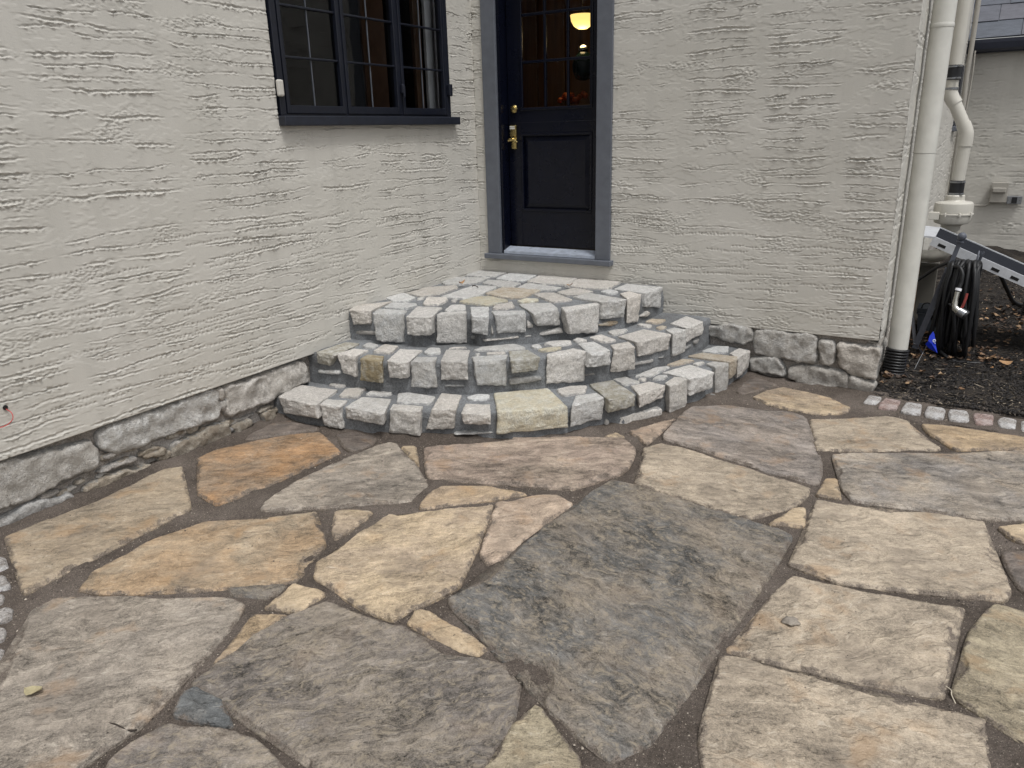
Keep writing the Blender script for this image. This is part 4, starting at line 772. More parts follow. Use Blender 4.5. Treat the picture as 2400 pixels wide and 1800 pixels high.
def fb(m, x0, x1, z0, z1, ya=y0, yb=y1, bev=.002): m.box((x0, ya, z0), (x1, yb, z1), bev)
fb(dr, .243, .352, .786, 2.92); fb(dr, .968, 1.040, .786, 2.92); fb(dr, .352, .968, .786, 1.060); fb(dr, .352, .968, 1.652, 1.826); fb(dr, .352, .968, 2.80, 2.92)
dr.box((.352, y0+.016, 1.055), (.968, y1-.01, 1.66))
door = dr.build('door', M['door_navy'], house)
m = MB()                                                          # raised panel with moulding
for (o_, i_, ya, yb) in ((0, .020, y0-.006, y0+.010),):
    fb(m, .352, .968, 1.632, 1.652, ya, yb, .004); fb(m, .352, .968, 1.060, 1.080, ya, yb, .004); fb(m, .352, .372, 1.080, 1.632, ya, yb, .004); fb(m, .948, .968, 1.080, 1.632, ya, yb, .004)
m.build('moulding', M['door_navy'], door)
m = MB(); px0, px1, pz0, pz1 = .376, .944, 1.084, 1.628; e = .036
m.add([(px0, y0+.015, pz0), (px1, y0+.015, pz0), (px1, y0+.015, pz1), (px0, y0+.015, pz1), (px0+e, y0+.002, pz0+e), (px1-e, y0+.002, pz0+e), (px1-e, y0+.002, pz1-e), (px0+e, y0+.002, pz1-e)],
      [(0, 1, 5, 4), (1, 2, 6, 5), (2, 3, 7, 6), (3, 0, 4, 7), (4, 5, 6, 7)]); m.build('panel', M['door_navy'], door)
m = MB(); fb(m, .243, 1.040, 1.7285, 1.7315, y0-.0015, y0+.004, 0); m.build('rail_groove', M['steel_navy'], door)
XS = [.378, .570, .762, .946]; ZS = [1.838, 2.161, 2.486, 2.80]
m = MB(); fb(m, .352, .968, 1.816, 1.838, y0-.008, y0+.012, .006); fb(m, .352, .378, 1.838, 2.80, y0-.006, y0+.012, .005); fb(m, .944, .968, 1.838, 2.80, y0-.006, y0+.012, .005); m.build('glazing_bead', M['door_navy'], door)
for x in XS[1:-1]:
    m = MB(); fb(m, x-.010, x+.010, 1.838, 2.80, y0+.002, y0+.022, .004); m.build('muntin', M['door_navy'], door)
for z in ZS[1:-1]:
    m = MB(); fb(m, .378, .946, z-.010, z+.010, y0+.001, y0+.023, .004); m.build('muntin', M['door_navy'], door)
for i in range(3):
    for j in range(3):
        tl = rsn.uniform(-.0010, .0010)
        m = MB(); m.add([(XS[i], y0+.012+tl, ZS[j]), (XS[i+1], y0+.012-tl, ZS[j]), (XS[i+1], y0+.012-tl, ZS[j+1]), (XS[i], y0+.012+tl, ZS[j+1])], [(0, 1, 2, 3)]); m.build('pane', M['glass'], door)
m = MB().lathe([(.030, 0), (.031, .006), (.026, .014), (.020, .016), (.019, .022), (.012, .024)], (.297, y0, 1.832), (0, -1, 0)); m.build('deadbolt', M['brass'], door, auto=30)
m = MB(); m.box((.262, y0-.020, 1.628), (.322, y0, 1.716), .006); m.box((.270, y0-.012, 1.535), (.318, y0, 1.628), .005); m.build('lock_body', M['brass'], door)
m = MB()
for r in range(2):
    for c in range(5): m.box((.2665+c*.0092, y0-.0235, 1.684+r*.013), (.2735+c*.0092, y0-.0195, 1.694+r*.013), .001)
m.build('keypad', M['keys'], door)
m = MB(); m.lathe([(.020, 0), (.020, .012), (.012, .016), (.012, .050), (.013, .055)], (.292, y0-.012, 1.606), (0, -1, 0), 20)
m.tube(catmull([(.276, y0-.060, 1.600), (.292, y0-.062, 1.604), (.320, y0-.064, 1.602), (.345, y0-.062, 1.594), (.352, y0-.060, 1.588)], 5), [.012]*8+[.010]*8+[.006]*5, 10)
m.build('lever_handle', M['brass'], door, auto=40)
# inside the door room
t_ = tag(empty('pendant_lamp', (-.045, 2.0, 2.74)), 'glowing yellow bowl lamp hanging behind the door glass', 'lamp')
MB().lathe([(.006, -.145), (.045, -.14), (.085, -.115), (.112, -.07), (.120, -.02), (.118, -.016), (.02, -.010)], (-.045, 2.0, 2.74)).build('shade', M['lamp'], t_, auto=40)
MB().lathe([(.004, -.02), (.004, .6)], (-.045, 2.0, 2.74)).build('stem', M['brass'], t_)
pl = bpy.data.lights.new('bulb', 'POINT'); pl.energy = 5; pl.color = (1, .72, .36); pl.shadow_soft_size = .1
plo = bpy.data.objects.new('bulb', pl); COL.objects.link(plo); plo.location = (-.045, 2.0, 2.50); plo.parent = t_; plo.matrix_parent_inverse = t_.matrix_basis.inverted()
v_ = MB().lathe([(.03, 0), (.075, .02), (.105, .09), (.11, .15), (.09, .21), (.055, .25), (.035, .275)], (-.035, 2.0, 2.13), n=24).build('vase', M['vase_green'], auto=50); tag(v_, 'dark green glossy rounded vase behind the lower right door panes', 'vase')
MB().lathe([(.05, .275), (.052, .29), (.03, .315), (.008, .325)], (-.035, 2.0, 2.13), n=20).build('cap', M['nickel'], v_, auto=50)
m = MB()
for k in range(14):
    a = k*2.399; r = .03+.012*k**.8; p = Vector((-.10+r*math.cos(a)*1.2, 1.9+r*math.sin(a)*.6, 1.93+.012*(k % 5)+.02*(k % 3)))
    m.lathe([(.004, -.025), (.024, -.018), (.030, 0), (.022, .02), (.004, .028)], p, (math.cos(a)*.5, math.sin(a)*.4, 1), 8)
tag(m.build('autumn_garland', M['orange_decor'], auto=60), 'orange autumn garland lying behind the bottom right door pane', 'garland')
tag(MB().box((-.9, 1.75, .72), (.5, 2.3, 1.90), .01).build('sideboard', M['wood']), 'dark brown sideboard inside behind the door glass', 'sideboard')
m = MB()
for k in range(12): m.box((-1.5+k*.36, 3.06, .8), (-1.15+k*.36, 3.14, 3.3), .012)
m.build('wood_panelling', M['wood'], house)

# ============================================================ THE STEPS
ZST = [.172, .378, .575]; ZB0 = [-.08, .165, .37]
steps = tag(empty('stone_steps', (0, 0, 0)), 'curved corner flight of three pale limestone steps below the navy door', 'steps')
def rprof(st, th): return float(np.interp(th, np.linspace(0, math.pi/2, 25), PROF[st]))
def rcore(st, th):
    best = 9
    for d in (-.03, -.015, 0, .015, .03):
        b_ = rprof(st, max(0, min(math.pi/2, th+d)))
        for B in BLOCKS:
            if B[0] != st: continue
            t0, t1 = math.atan2(B[2][0], -B[2][1]), math.atan2(B[3][0], -B[3][1])
            if t0-.01 <= th+d <= t1+.01:
                r0, r1 = math.hypot(*B[2][:2])/1000, math.hypot(*B[3][:2])/1000; k = min(1, max(0, (th+d-t0)/(t1-t0))); b_ = min(b_, r0+(r1-r0)*k)
        best = min(best, b_)
    return best-.022
core = []
for st in range(3):
    V = []; F = []; nT, nR, nZ = 110, 46, 16
    zt, zb = ZST[st]-.0130, ZB0[st]-.02
    idx = {}
    for i in range(nT+1):
        th = -.03+(math.pi/2+.06)*i/nT; rr = rcore(st, max(0, min(math.pi/2, th)))
        for j in range(nR+nZ+1):
            if j <= nR: r = rr*(.12+.88*j/nR); z = zt; 
            else: r = rr; z = zt-(zt-zb)*(j-nR)/nZ
            p = Vector((r*math.sin(th), -r*math.cos(th), z)); nz = fbm(p*14, 4)*.0055+fbm(p*50, 2)*.002
            rd = Vector((math.sin(th), -math.cos(th), 0))
            if j < nR-1: p.z += nz*.45
            elif j > nR+1: p += rd*nz*1.3
            else: p += rd*(nz*.8-.005)+Vector((0, 0, nz*.5-.004))
            V.append(tuple(p))
    W = nR+nZ+1
    for i in range(nT):
        for j in range(W-1): F.append((i*W+j, i*W+j+1, (i+1)*W+j+1, (i+1)*W+j))
    core.append(mesh('step', V, F, M['mortar'], steps, True))
rss = np.random.RandomState(6)
for i, (st, tone, TL, TR, BR, BL, KL, KR) in enumerate(BLOCKS):
    f = lambda p: Vector(p)/1000.
    TL, TR, BR, BL, KL, KR = map(f, (TL, TR, BR, BL, KL, KR))
    out = ((TL+TR)/2); out.z = 0; out.normalize()
    dz = rss.uniform(-.003, .003)
    # true rectangular-ish depth: the back follows the traced top edge, at least 6 cm deep
    for K, T_ in ((KL, TL), (KR, TR)):
        d = K-T_; d.z = 0
        if d.length < .05: K += -out*(.05-d.length)
    up = Vector((0, 0, dz))
    sd_ = (TR-TL).normalized()*.006
    TL = TL-sd_; TR = TR+sd_; KL = KL-sd_; KR = KR+sd_; BL = BL-sd_; BR = BR+sd_
    bl, br = BL-out*.004, BR-out*.004
    kl = Vector((KL.x, KL.y, BL.z)); kr = Vector((KR.x, KR.y, BR.z))
    c8 = [[[bl, TL+up], [kl, KL+up]], [[br, TR+up], [kr, KR+up]]]
    o = block('stone', c8, M['lime'], core[st], rad=.0045, n=18, bulge=.007, amp=.0062, seed=i+1); dress(o, tone, rss)
for i, (st, tone, poly) in enumerate(TREADS):
    P = [(x/1000, y/1000) for x, y in poly]
    o = slab('stone', P, (0, 0, ZST[st]-.017), (1, 0, 0), (0, 1, 0), (0, 0, 1), M['lime'], core[st], grow=.006, h=.018, rad=.006, depth=.03, grid=.02, step=.012, amp=.0022, jag=.004, nscale=24, seed=400+i); dress(o, tone, rss)
for i, (st, tone, poly) in enumerate(FILL):
    ths = np.array([p[0] for p in poly])/1000; tm = ths.mean(); r = rprof(st, tm)
    Ud = Vector((math.cos(tm), math.sin(tm), 0)); Nd = Vector((math.sin(tm), -math.cos(tm), 0)); O = Nd*(rcore(st, tm)-.004)
    P = [((a/1000-tm)*r, z/1000) for a, z in poly]
    o = slab('stone', P, O, Ud, (0, 0, 1), Nd, M['lime'], core[st], h=.018, rad=.010, depth=.03, grid=.02, step=.012, amp=.004, jag=.003, nscale=28, seed=500+i); dress(o, tone, rss)
# ============================================================ BESIDE THE HOUSE CORNER
# white downspout
ds = tag(empty('downspout', (3.147, .474, -.04)), 'tall white round downspout at the house corner ending in a ribbed black drain sleeve', 'downspout')
MB().tube([(3.147, .474, .10), (3.147, .474, 1.462)], .0640, 32).build('pipe', M['pvc'], ds, auto=40)
MB().tube([(3.147, .474, 1.464), (3.147, .474, 3.6)], .0655, 32).build('pipe', M['pvc'], ds, auto=40)
pr = []; z = -.08
while z < .155: pr += [(.062, z), (.074, z+.004), (.076, z+.010), (.074, z+.015), (.063, z+.018)]; z += .0205
MB().lathe(pr, (3.140, .450, 0), (.05, .08, 1), 32).build('drain_sleeve', M['drain_black'], ds, auto=60)
for zz in (2.2, 3.1): MB().lathe([(.067, 0), (.068, .003), (.068, .022), (.067, .025)], (3.147, .474, zz)).build('pipe_strap', M['pvc'], ds, auto=40)

# radon vent with fan
FX_, FY = 3.3083, 2.25
vp = tag(empty('vent_pipe', (FX_, FY, -.03)), 'cream vent pipe with an offset bend, rubber couplings and a round fan housing', 'vent pipe')
MB().tube([(3.1649, FY, 2.0659), (3.1671, FY, 3.7843)], .0487, 24).build('pipe', M['pvc_tan'], vp, auto=40)
MB().tube([(3.1606, FY, 1.9893), (3.1606, FY, 1.8963)], .0487, 24).build('pipe', M['pvc_tan'], vp, auto=40)
MB().tube(catmull([(3.1606, FY, 1.9236), (3.1606, FY, 1.8820), (3.1759, FY, 1.8383), (3.2098, FY, 1.7868)], 6), .0547, 24).build('elbow', M['pvc_tan'], vp, auto=40)
MB().tube([(3.1978, FY, 1.8032), (3.2996, FY, 1.6062)], .0487, 24).build('pipe', M['pvc_tan'], vp, auto=40)
MB().tube(catmull([(3.2853, FY, 1.6336), (3.3061, FY, 1.5898), (3.3193, FY, 1.5460), (3.3193, FY, 1.4585)], 6), .0547, 24).build('elbow', M['pvc_tan'], vp, auto=40)
MB().tube([(3.3193, FY, 1.4858), (3.3083, FY, 1.1575)], .0487, 24).build('pipe', M['pvc_tan'], vp, auto=40)
for (za, zb, xx) in ((1.9729, 2.0856, 3.1617), (1.0677, 1.1859, 3.3094)):
    c_ = MB().tube([(xx, FY, za), (xx, FY, zb)], .0553, 28).build('coupling', M['rubber'], vp, auto=40)
    for zc in (za+.012, zb-.012):
        MB().lathe([(.056, -.007), (.0588, -.0065), (.0588, .0065), (.056, .007)], (xx, FY, zc)).box((xx+.033, FY-.068, zc-.006), (xx+.060, FY-.049, zc+.006), .002).build('hose_clamp', M['clamp_steel'], c_, auto=40)
MB().lathe([(.0553, -.009), (.0569, -.008), (.0569, .008), (.0553, .009)], (3.1617, FY, 1.9072)).build('pipe_strap', M['clamp_steel'], vp, auto=40)
fh = MB().lathe([(0.0657, 1.0699), (0.0722, 1.0612), (0.0722, 1.0283), (0.0788, 1.0196), (0.1292, 1.0130), (0.1434, 1.0021), (0.1467, 0.9824), (0.1467, 0.9222), (0.1532, 0.9200), (0.1532, 0.9101), (0.1456, 0.9079), (0.1412, 0.8620), (0.1292, 0.8379), (0.0821, 0.8237), (0.0733, 0.8127), (0.0700, 0.7832), (0.0623, 0.7744), (0.0599, 0.7689)], (FX_, FY, 0), n=40).build('fan_housing', M['pvc_tan'], vp, auto=35)
MB().box((FX_-.170, FY-.170, 0.8751), (FX_-.093, FY-.093, 0.9364), .004).build('junction_box', M['pvc_tan'], fh)
for a in (-2.6, -1.9, -1.2, -.5): MB().lathe([(.008, -.016), (.009, -.012), (.009, .012), (.006, .018)], (FX_+.154*math.cos(a), FY+.154*math.sin(a), 0.9145), n=10).build('bolt', M['pvc_tan'], fh, auto=40)
MB().tube([(FX_, FY, 0.7853), (FX_, FY, 0.6540)], .0487, 24).build('pipe', M['pvc_tan'], vp, auto=40)
MB().tube(catmull([(FX_, FY, 0.6759), (FX_, FY, 0.6266), (FX_-0.0328, FY, 0.5719), (FX_-0.0930, FY, 0.5500), (FX_-0.1313, FY, 0.5478)], 6), .0569, 24).build('elbow', M['pvc_tan'], vp, auto=40)
MB().tube([(FX_-0.0985, FY, 0.5489), (3.0062, FY, 0.5446)], .0520, 24).build('pipe', M['pvc_tan'], vp, auto=40)

# black conduit behind the downspout
tag(MB().tube([(3.10, .86, .5), (3.10, .86, 1.49)], .016, 12).build('black_conduit', M['rubber'], auto=50), 'thin black conduit standing just behind the white downspout', 'conduit')
# grey conduits in the far inner corner
tag(MB().tube(catmull([(3.115, 6.70, 3.6), (3.115, 6.70, 2.6), (3.11, 6.70, 2.2), (3.12, 6.70, 1.7), (3.115, 6.70, .4)], 8), .030, 12).build('grey_conduit', M['box_grey'], auto=50), 'thick grey conduit in the far inner wall corner beside the slate roof', 'conduit')
tag(MB().tube(catmull([(3.16, 6.72, 2.5), (3.17, 6.72, 2.2), (3.158, 6.72, 1.8), (3.135, 6.72, 1.5), (3.145, 6.72, .6)], 8), .010, 8).build('grey_cable', M['box_grey'], auto=50), 'thin slack grey cable beside the thick conduit in the far corner', 'cable')

# far wing of the house
wing = tag(empty('house_wing', (3.06, 7.0, 0)), 'far grey stucco wing with a blue-grey slate roof and dark gutter at the right edge', 'house')
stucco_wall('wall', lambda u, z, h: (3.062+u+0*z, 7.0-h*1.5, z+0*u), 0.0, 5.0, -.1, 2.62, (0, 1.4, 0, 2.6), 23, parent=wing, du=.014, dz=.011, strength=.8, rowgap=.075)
gt = MB()
prof_ = [(0, .12), (.0, .0), (.05, -.01), (.10, .02), (.125, .09), (.13, .125), (.118, .125), (.112, .09), (.09, .03), (.05, .004), (.012, .012), (.012, .12)]
for x in (3.064, 8.0): gt.v += [(x, 6.90-a, 2.50+b) for a, b in prof_]
n_ = len(prof_); gt.f = [(k, (k+1) % n_, n_+(k+1) % n_, n_+k) for k in range(n_)]+[tuple(range(n_)), tuple(range(2*n_-1, n_-1, -1))]
gt.build('gutter', M['gutter_dark'], wing)
MB().box((3.064, 6.90, 2.48), (8.0, 6.985, 2.64)).build('fascia', M['gutter_dark'], wing)
roof = MB().add([(3.05, 6.80, 2.640), (8, 6.80, 2.640), (8, 9.8, 5.64), (3.05, 9.8, 5.64)], [(0, 1, 2, 3)]).build('roof', M['gutter_dark'], wing)
rsl = np.random.RandomState(12); sq = 1/math.sqrt(2)
sm = {}
for r in range(8):
    x = 3.07-rsl.uniform(0, .25); 
    while x < 7.6:
        w_ = rsl.choice([.46, .54, .60]); xa = max(x, 3.066); xb = x+w_-.008
        if xb-xa > .06:
            s0 = r*.30; t0 = rsl.uniform(.0, .006); j = rsl.uniform(-.008, .008, 2)
            P = lambda xx, s, h: (xx, 6.80+s*sq-h*sq, 2.640+s*sq+h*sq)
            h0 = .014; h1 = .003
            v = [P(xa, s0+j[0], h0+t0), P(xb, s0+j[1], h0+t0), P(xb, s0+.40, h1), P(xa, s0+.40, h1), P(xa, s0+j[0], h0+t0-.010), P(xb, s0+j[1], h0+t0-.010)]
            if s0 < 2.2 and (xa < 5.2): mesh('slate', v, [(0, 1, 2, 3), (4, 5, 1, 0), (1, 5, 2), (0, 3, 4)], M['slate'], roof)
        x += w_
# meter box and outlet plate on the far wing
bx_ = tag(empty('outlet_box', (3.68, 6.97, .74)), 'grey weatherproof outlet box mounted on the far stucco wall', 'outlet box')
MB().box((3.585, 6.90, .615), (3.775, 6.985, .875), .008).build('cover', M['box_grey'], bx_); MB().box((3.60, 6.865, .745), (3.755, 6.902, .81), .012).build('hood', M['box_grey'], bx_)
MB().tube([(3.60, 6.96, .60), (3.55, 6.96, .57), (3.25, 6.96, .565)], .012, 8).build('feed_pipe', M['box_grey'], bx_, auto=60)
pt_ = tag(empty('outlet_plate', (3.86, 6.97, .66)), 'small metal outlet plate with dark centre beside the grey outlet box', 'outlet plate')
MB().box((3.782, 6.93, .60), (3.95, 6.985, .70), .004).build('plate', M['plate_grey'], pt_); MB().box((3.835, 6.922, .612), (3.895, 6.932, .688), .002).build('receptacle', M['rubber'], pt_)
MB().lathe([(.006, 0), (.004, .004)], (3.80, 6.93, .65), (0, -1, 0), 10).lathe([(.006, 0), (.004, .004)], (3.925, 6.93, .65), (0, -1, 0), 10).build('screw', M['nickel'], pt_)
# side window sill far along the side wall
sw_ = tag(empty('side_window', (3.06, 6.3, 1.55)), 'narrow dark side window with sill seen behind the vent pipe', 'window')
MB().box((3.05, 6.0, 1.6), (3.078, 6.5, 2.3)).build('frame', M['sill_navy'], sw_); MB().box((3.05, 5.94, 1.54), (3.13, 6.54, 1.60), .006).build('sill', M['casing_grey'], sw_)

# aluminium ramp
ra = tag(empty('ramp', (3.9, 1.7, 0)), 'aluminium access ramp with dark grip deck sloping down behind the hose', 'ramp')
A0, A1 = Vector((3.232, 0, .820)), Vector((5.08, 0, .035)); yn, yf = 1.38, 2.02
d_ = (A1-A0).normalized(); up_ = Vector((-d_.z, 0, d_.x)); up_ = up_ if up_.z > 0 else -up_
def rp(t, y, h): return tuple(A0+(A1-A0)*t+up_*h+Vector((0, y, 0)))
m = MB()
v = [rp(t, y, h) for t in (0, 1) for y in (yn+.012, yf-.012) for h in (-.02, .0)]
m.add(v, [(0, 1, 3, 2), (4, 6, 7, 5), (1, 5, 7, 3), (0, 2, 6, 4), (0, 4, 5, 1), (2, 3, 7, 6)]); m.build('deck', M['grip'], ra)
for y0_, y1_ in ((yn-.012, yn+.010), (yf-.010, yf+.012)):
    m = MB(); v = [rp(t, y, h) for t in (0, 1) for y in (y0_, y1_) for h in (-.062, .007)]
    m.add(v, [(0, 1, 3, 2), (4, 6, 7, 5), (1, 5, 7, 3), (0, 2, 6, 4), (0, 4, 5, 1), (2, 3, 7, 6)]); m.build('side_rail', M['alu'], ra)
    for t0 in (.04, .24, .31, .6, .85):
        c = Vector(rp(t0, y0_-.002, -.034)); mm_ = MB(); e1 = d_*.028; e2 = up_*.011
        mm_.add([c-e1-e2, c+e1-e2, c+e1+e2, c-e1+e2, c-e1-e2+Vector((0, .003, 0)), c+e1-e2+Vector((0, .003, 0)), c+e1+e2+Vector((0, .003, 0)), c-e1+e2+Vector((0, .003, 0))], [(0, 1, 2, 3), (7, 6, 5, 4), (0, 4, 5, 1), (1, 5, 6, 2), (2, 6, 7, 3), (3, 7, 4, 0)])
        mm_.build('hand_slot', M['dark_hole'], ra)
m = MB(); v = [(3.07, yn, .838), (3.07, yf, .838), (3.240, yf, .822), (3.240, yn, .822), (3.07, yn, .828), (3.07, yf, .828), (3.240, yf, .808), (3.240, yn, .808)]
m.add(v, [(0, 1, 2, 3), (7, 6, 5, 4), (0, 4, 5, 1), (1, 5, 6, 2), (2, 6, 7, 3), (3, 7, 4, 0)]); m.build('top_lip', M['alu'], ra)
tag(MB().box((3.085, 1.42, -.1), (3.160, 1.52, .826), .004).build('timber_post', M['timber']), 'brown timber post under the top lip of the ramp', 'post')
# tan panel and grey tub
tag(MB().box((3.09, 2.35, -.1), (3.255, 2.46, .47), .006).box((3.085, 2.335, .445), (3.262, 2.47, .475), .004).build('utility_panel', M['panel_tan']), 'tan upright utility cabinet behind the hose stand', 'cabinet')
tb = tag(empty('storage_tub', (3.25, 1.9, -.03)), 'grey ribbed storage tub on the ground behind the hose stand', 'tub')
m = MB(); zt_, zb_ = .17, -.05
for (z, k) in ((zb_, .070), (zt_, .088)): m.v += [(3.262-k, 1.9-k*1.2, z), (3.262+k, 1.9-k*1.2, z), (3.262+k, 1.9+k*1.2, z), (3.262-k, 1.9+k*1.2, z)]
m.f = [(3, 2, 1, 0), (0, 1, 5, 4), (1, 2, 6, 5), (2, 3, 7, 6), (3, 0, 4, 7), (4, 5, 6, 7)]; m.build('body', M['tub_grey'], tb)
for zz in (.13, .15, .172): MB().box((3.166, 1.785, zz), (3.358, 2.015, zz+.008), .003).build('rib', M['tub_grey'], tb)
MB().tube(catmull([(3.20, 1.80, .18), (3.21, 1.80, .215), (3.25, 1.80, .225), (3.29, 1.80, .18)], 5), .005, 8).build('handle', M['rubber'], tb)

# hose stand
hsn = tag(empty('hose_stand', (3.3, 1.1, -.03)), 'dark metal hose stand with ball finial and slanted leg', 'hose stand')
MB().bar((3.413, 1.1, .835), (3.362, 1.1, .60), .030, .012, (0, 1, 0)).build('post', M['stand_grey'], hsn)
MB().lathe([(.004, -.012), (.024, -.010), (.026, -.004), (.012, .0), (.016, .006), (.026, .016), (.031, .032), (.026, .050), (.012, .060), (.002, .063)], (3.414, 1.1, .835), (.18, 0, 1), 20).build('finial', M['stand_grey'], hsn, auto=50)
MB().box((3.342, 1.085, .575), (3.397, 1.115, .64), .003).build('bracket', M['stand_grey'], hsn)
MB().bar((3.358, 1.09, .60), (3.228, .98, .04), .040, .010, (0, 1, 0)).build('leg', M['stand_black'], hsn)
MB().bar((3.375, 1.13, .60), (3.29, 1.45, -.05), .030, .010, (0, 1, 0)).build('leg', M['stand_black'], hsn)
MB().bar((3.228, .98, .07), (3.15, 1.30, .28), .022, .012, (0, 0, 1)).build('brace', M['stand_black'], hsn)
MB().bar((3.290, 1.03, .30), (3.39, 1.25, .10), .020, .010, (0, 0, 1)).build('brace', M['stand_black'], hsn)
MB().bar((3.235, .985, .075), (3.33, 1.0, -.05), .020, .012, (0, 0, 1)).build('brace', M['stand_black'], hsn)
MB().tube([(3.37, 1.10, .60), (3.38, 1.16, .655), (3.55, 1.16, .665)], .012, 10).build('hose_arm', M['stand_black'], hsn, auto=60)
m = MB(); cc = Vector((3.552, 1.16, .67))
for k in range(7):
    a = -.9+k*.32; m.bar(cc+Vector((-.02, 0, -.07)), cc+Vector((.012+.010*math.sin(k), .03*math.sin(a), .09*math.cos(a*.6))), .006, .006, (0, 1, 0))
pts_ = [cc+Vector((-.018+.006*math.cos(a), .042*math.sin(a), .09*math.cos(a))) for a in np.linspace(0, 2*math.pi, 17)]
m.tube(pts_, .006, 8, False); m.build('end_plate', M['stand_grey'], hsn, auto=60)

# black hose hanging in loops
hose = tag(empty('garden_hose', (3.45, 1.13, -.03)), 'black rubber garden hose hung in long loops on the stand with a spray nozzle', 'hose')
rsh = np.random.RandomState(19)
for k in range(22):
    x0 = 3.375+k*.0088; sp = rsh.uniform(.03, .07); yb = 1.10+rsh.uniform(-.035, .06); zb = rsh.uniform(-.005, .12); zt2 = .685+rsh.uniform(-.02, .012); xs = x0+rsh.uniform(-.022, .022)
    xb = x0+(x0-3.46)*.30+rsh.uniform(-.035, .035)
    loop = [(xs, yb-.03, zt2), (x0-.005, yb-.085, zt2-.06), (x0-.01+(x0-3.46)*.2, yb-.11, .48), (xb+rsh.uniform(-.015, .015), yb-.10, .22), (xb+.004, yb-.06, zb+.03), (xb+.004, yb+.03, zb), (xb+.002, yb+.12, zb+.05), (xb, yb+.16, .25), (x0+.004, yb+.16, .5), (x0+.004, yb+.10, zt2-.03)]
    MB().tube(catmull(loop, 5, True)+[Vector(loop[0])], .0135, 9, False).build('loop', M['hose_black'], hose, smooth=True)
MB().tube(catmull([(3.40, 1.04, .66), (3.435, .985, .665), (3.462, .955, .62), (3.462, .94, .55)], 7), .0125, 10).build('free_end', M['hose_black'], hose, auto=60)
MB().tube(catmull([(3.38, 1.12, .68), (3.30, 1.2, .63), (3.22, 1.28, .55), (3.13, 1.3, .45), (3.10, 1.32, .30)], 7), .0125, 10).build('feed_end', M['hose_black'], hose, auto=60)
MB().tube(catmull([(3.40, 1.05, .02), (3.48, .98, -.02), (3.60, .98, -.025), (3.72, 1.02, -.025), (3.80, 1.0, -.04)], 7), .0125, 10).build('ground_end', M['hose_black'], hose, auto=60)
nz = MB().tube([(3.462, .94, .56), (3.452, .925, .515)], .0135, 14).build('nozzle', M['rubber'], hose, auto=50)
MB().tube([(3.453, .927, .525), (3.450, .922, .508)], .021, 16).build('collar', M['white_trim'], nz, auto=50)
MB().tube([(3.450, .922, .50), (3.446, .91, .45), (3.444, .905, .405), (3.452, .90, .385), (3.480, .893, .365)], [0.0175, 0.0169, 0.0203, 0.0243, 0.027], 16).build('barrel', M['nickel'], nz, auto=50)
MB().tube([(3.474, .894, .370), (3.520, .885, .345)], [0.0324, 0.0351], 18).build('spray_head', M['clamp_steel'], nz, auto=50)
MB().tube([(3.515, .886, .348), (3.528, .883, .341)], [0.0365, 0.0338], 18).build('head_ring', M['rubber'], nz, auto=50)
MB().tube(catmull([(3.509, .89, .50), (3.503, .885, .45), (3.492, .885, .40), (3.478, .887, .378)], 5), .009, 8).build('trigger', M['red_plastic'], nz, auto=50)
MB().tube(catmull([(3.445, .905, .41), (3.425, .905, .40), (3.408, .90, .415)], 5), .008, 8).build('hook', M['rubber'], nz, auto=50)
tag(MB().tube(catmull([(3.64, 2.35, .52), (3.72, 2.5, .40), (3.80, 2.65, .24), (3.88, 2.9, .08), (3.99, 3.2, .0), (4.1, 3.5, -.01)], 8), .018, 10).build('black_tube', M['hose_black'], auto=60), 'black tube curving down from under the ramp to the leaves', 'tube')
tag(MB().tube(catmull([(3.62, 2.3, .50), (3.70, 2.4, .42), (3.82, 2.5, .36), (3.98, 2.5, .34), (4.2, 2.5, .30)], 8), .010, 8).build('olive_tube', M['panel_tan'], auto=60), 'thin olive tube hanging below the ramp', 'tube')
m = MB()
for k in range(5): m.tube([Vector((4.06+.10*math.cos(a), 2.84+.10*math.sin(a), -.01+k*.026)) for a in np.linspace(0, 2*math.pi, 25)], .013, 8, False)
tag(m.build('coiled_hose', M['hose_black'], smooth=True), 'dark coiled hose lying among leaves at the right edge', 'hose')

# utility flag
fl = tag(empty('marker_flag', (3.25, .55, -.03)), 'blue utility marker flag with a white round mark on a thin wire', 'flag')
MB().tube([(3.250, .54, -.05), (3.296, .75, .075), (3.345, .76, .235)], .0016, 6).build('wire', M['clamp_steel'], fl)
FLG = [(3.339, .75, .237), (3.322, .742, .205), (3.318, .735, .17), (3.303, .745, .140), (3.325, .752, .115), (3.352, .756, .098), (3.387, .75, .082), (3.372, .753, .13), (3.360, .748, .185), (3.349, .752, .220)]
m = MB(); nF = len(FLG); m.v = [tuple(p) for p in FLG]+[(p[0], p[1]+.0015, p[2]) for p in FLG]+[(3.343, .738, .150), (3.343, .7395, .150)]
m.f = [(k, (k+1) % nF, 2*nF) for k in range(nF)]+[((k+1) % nF+nF, k+nF, 2*nF+1) for k in range(nF)]+[(k+nF, (k+1) % nF+nF, (k+1) % nF, k) for k in range(nF)]
sheet = m.build('sheet', M['blue_flag'], fl)
ring = [Vector((3.355+.0085*math.cos(a), .7425, .172+.0095*math.sin(a))) for a in np.linspace(0, 2*math.pi, 17)]
MB().tube(ring, .0026, 6, False).tube([(3.351, .7425, .172), (3.359, .7425, .172)], .002, 6).tube([(3.360, .744, .158), (3.364, .744, .150)], .002, 6).build('emblem', M['white_print'], sheet)

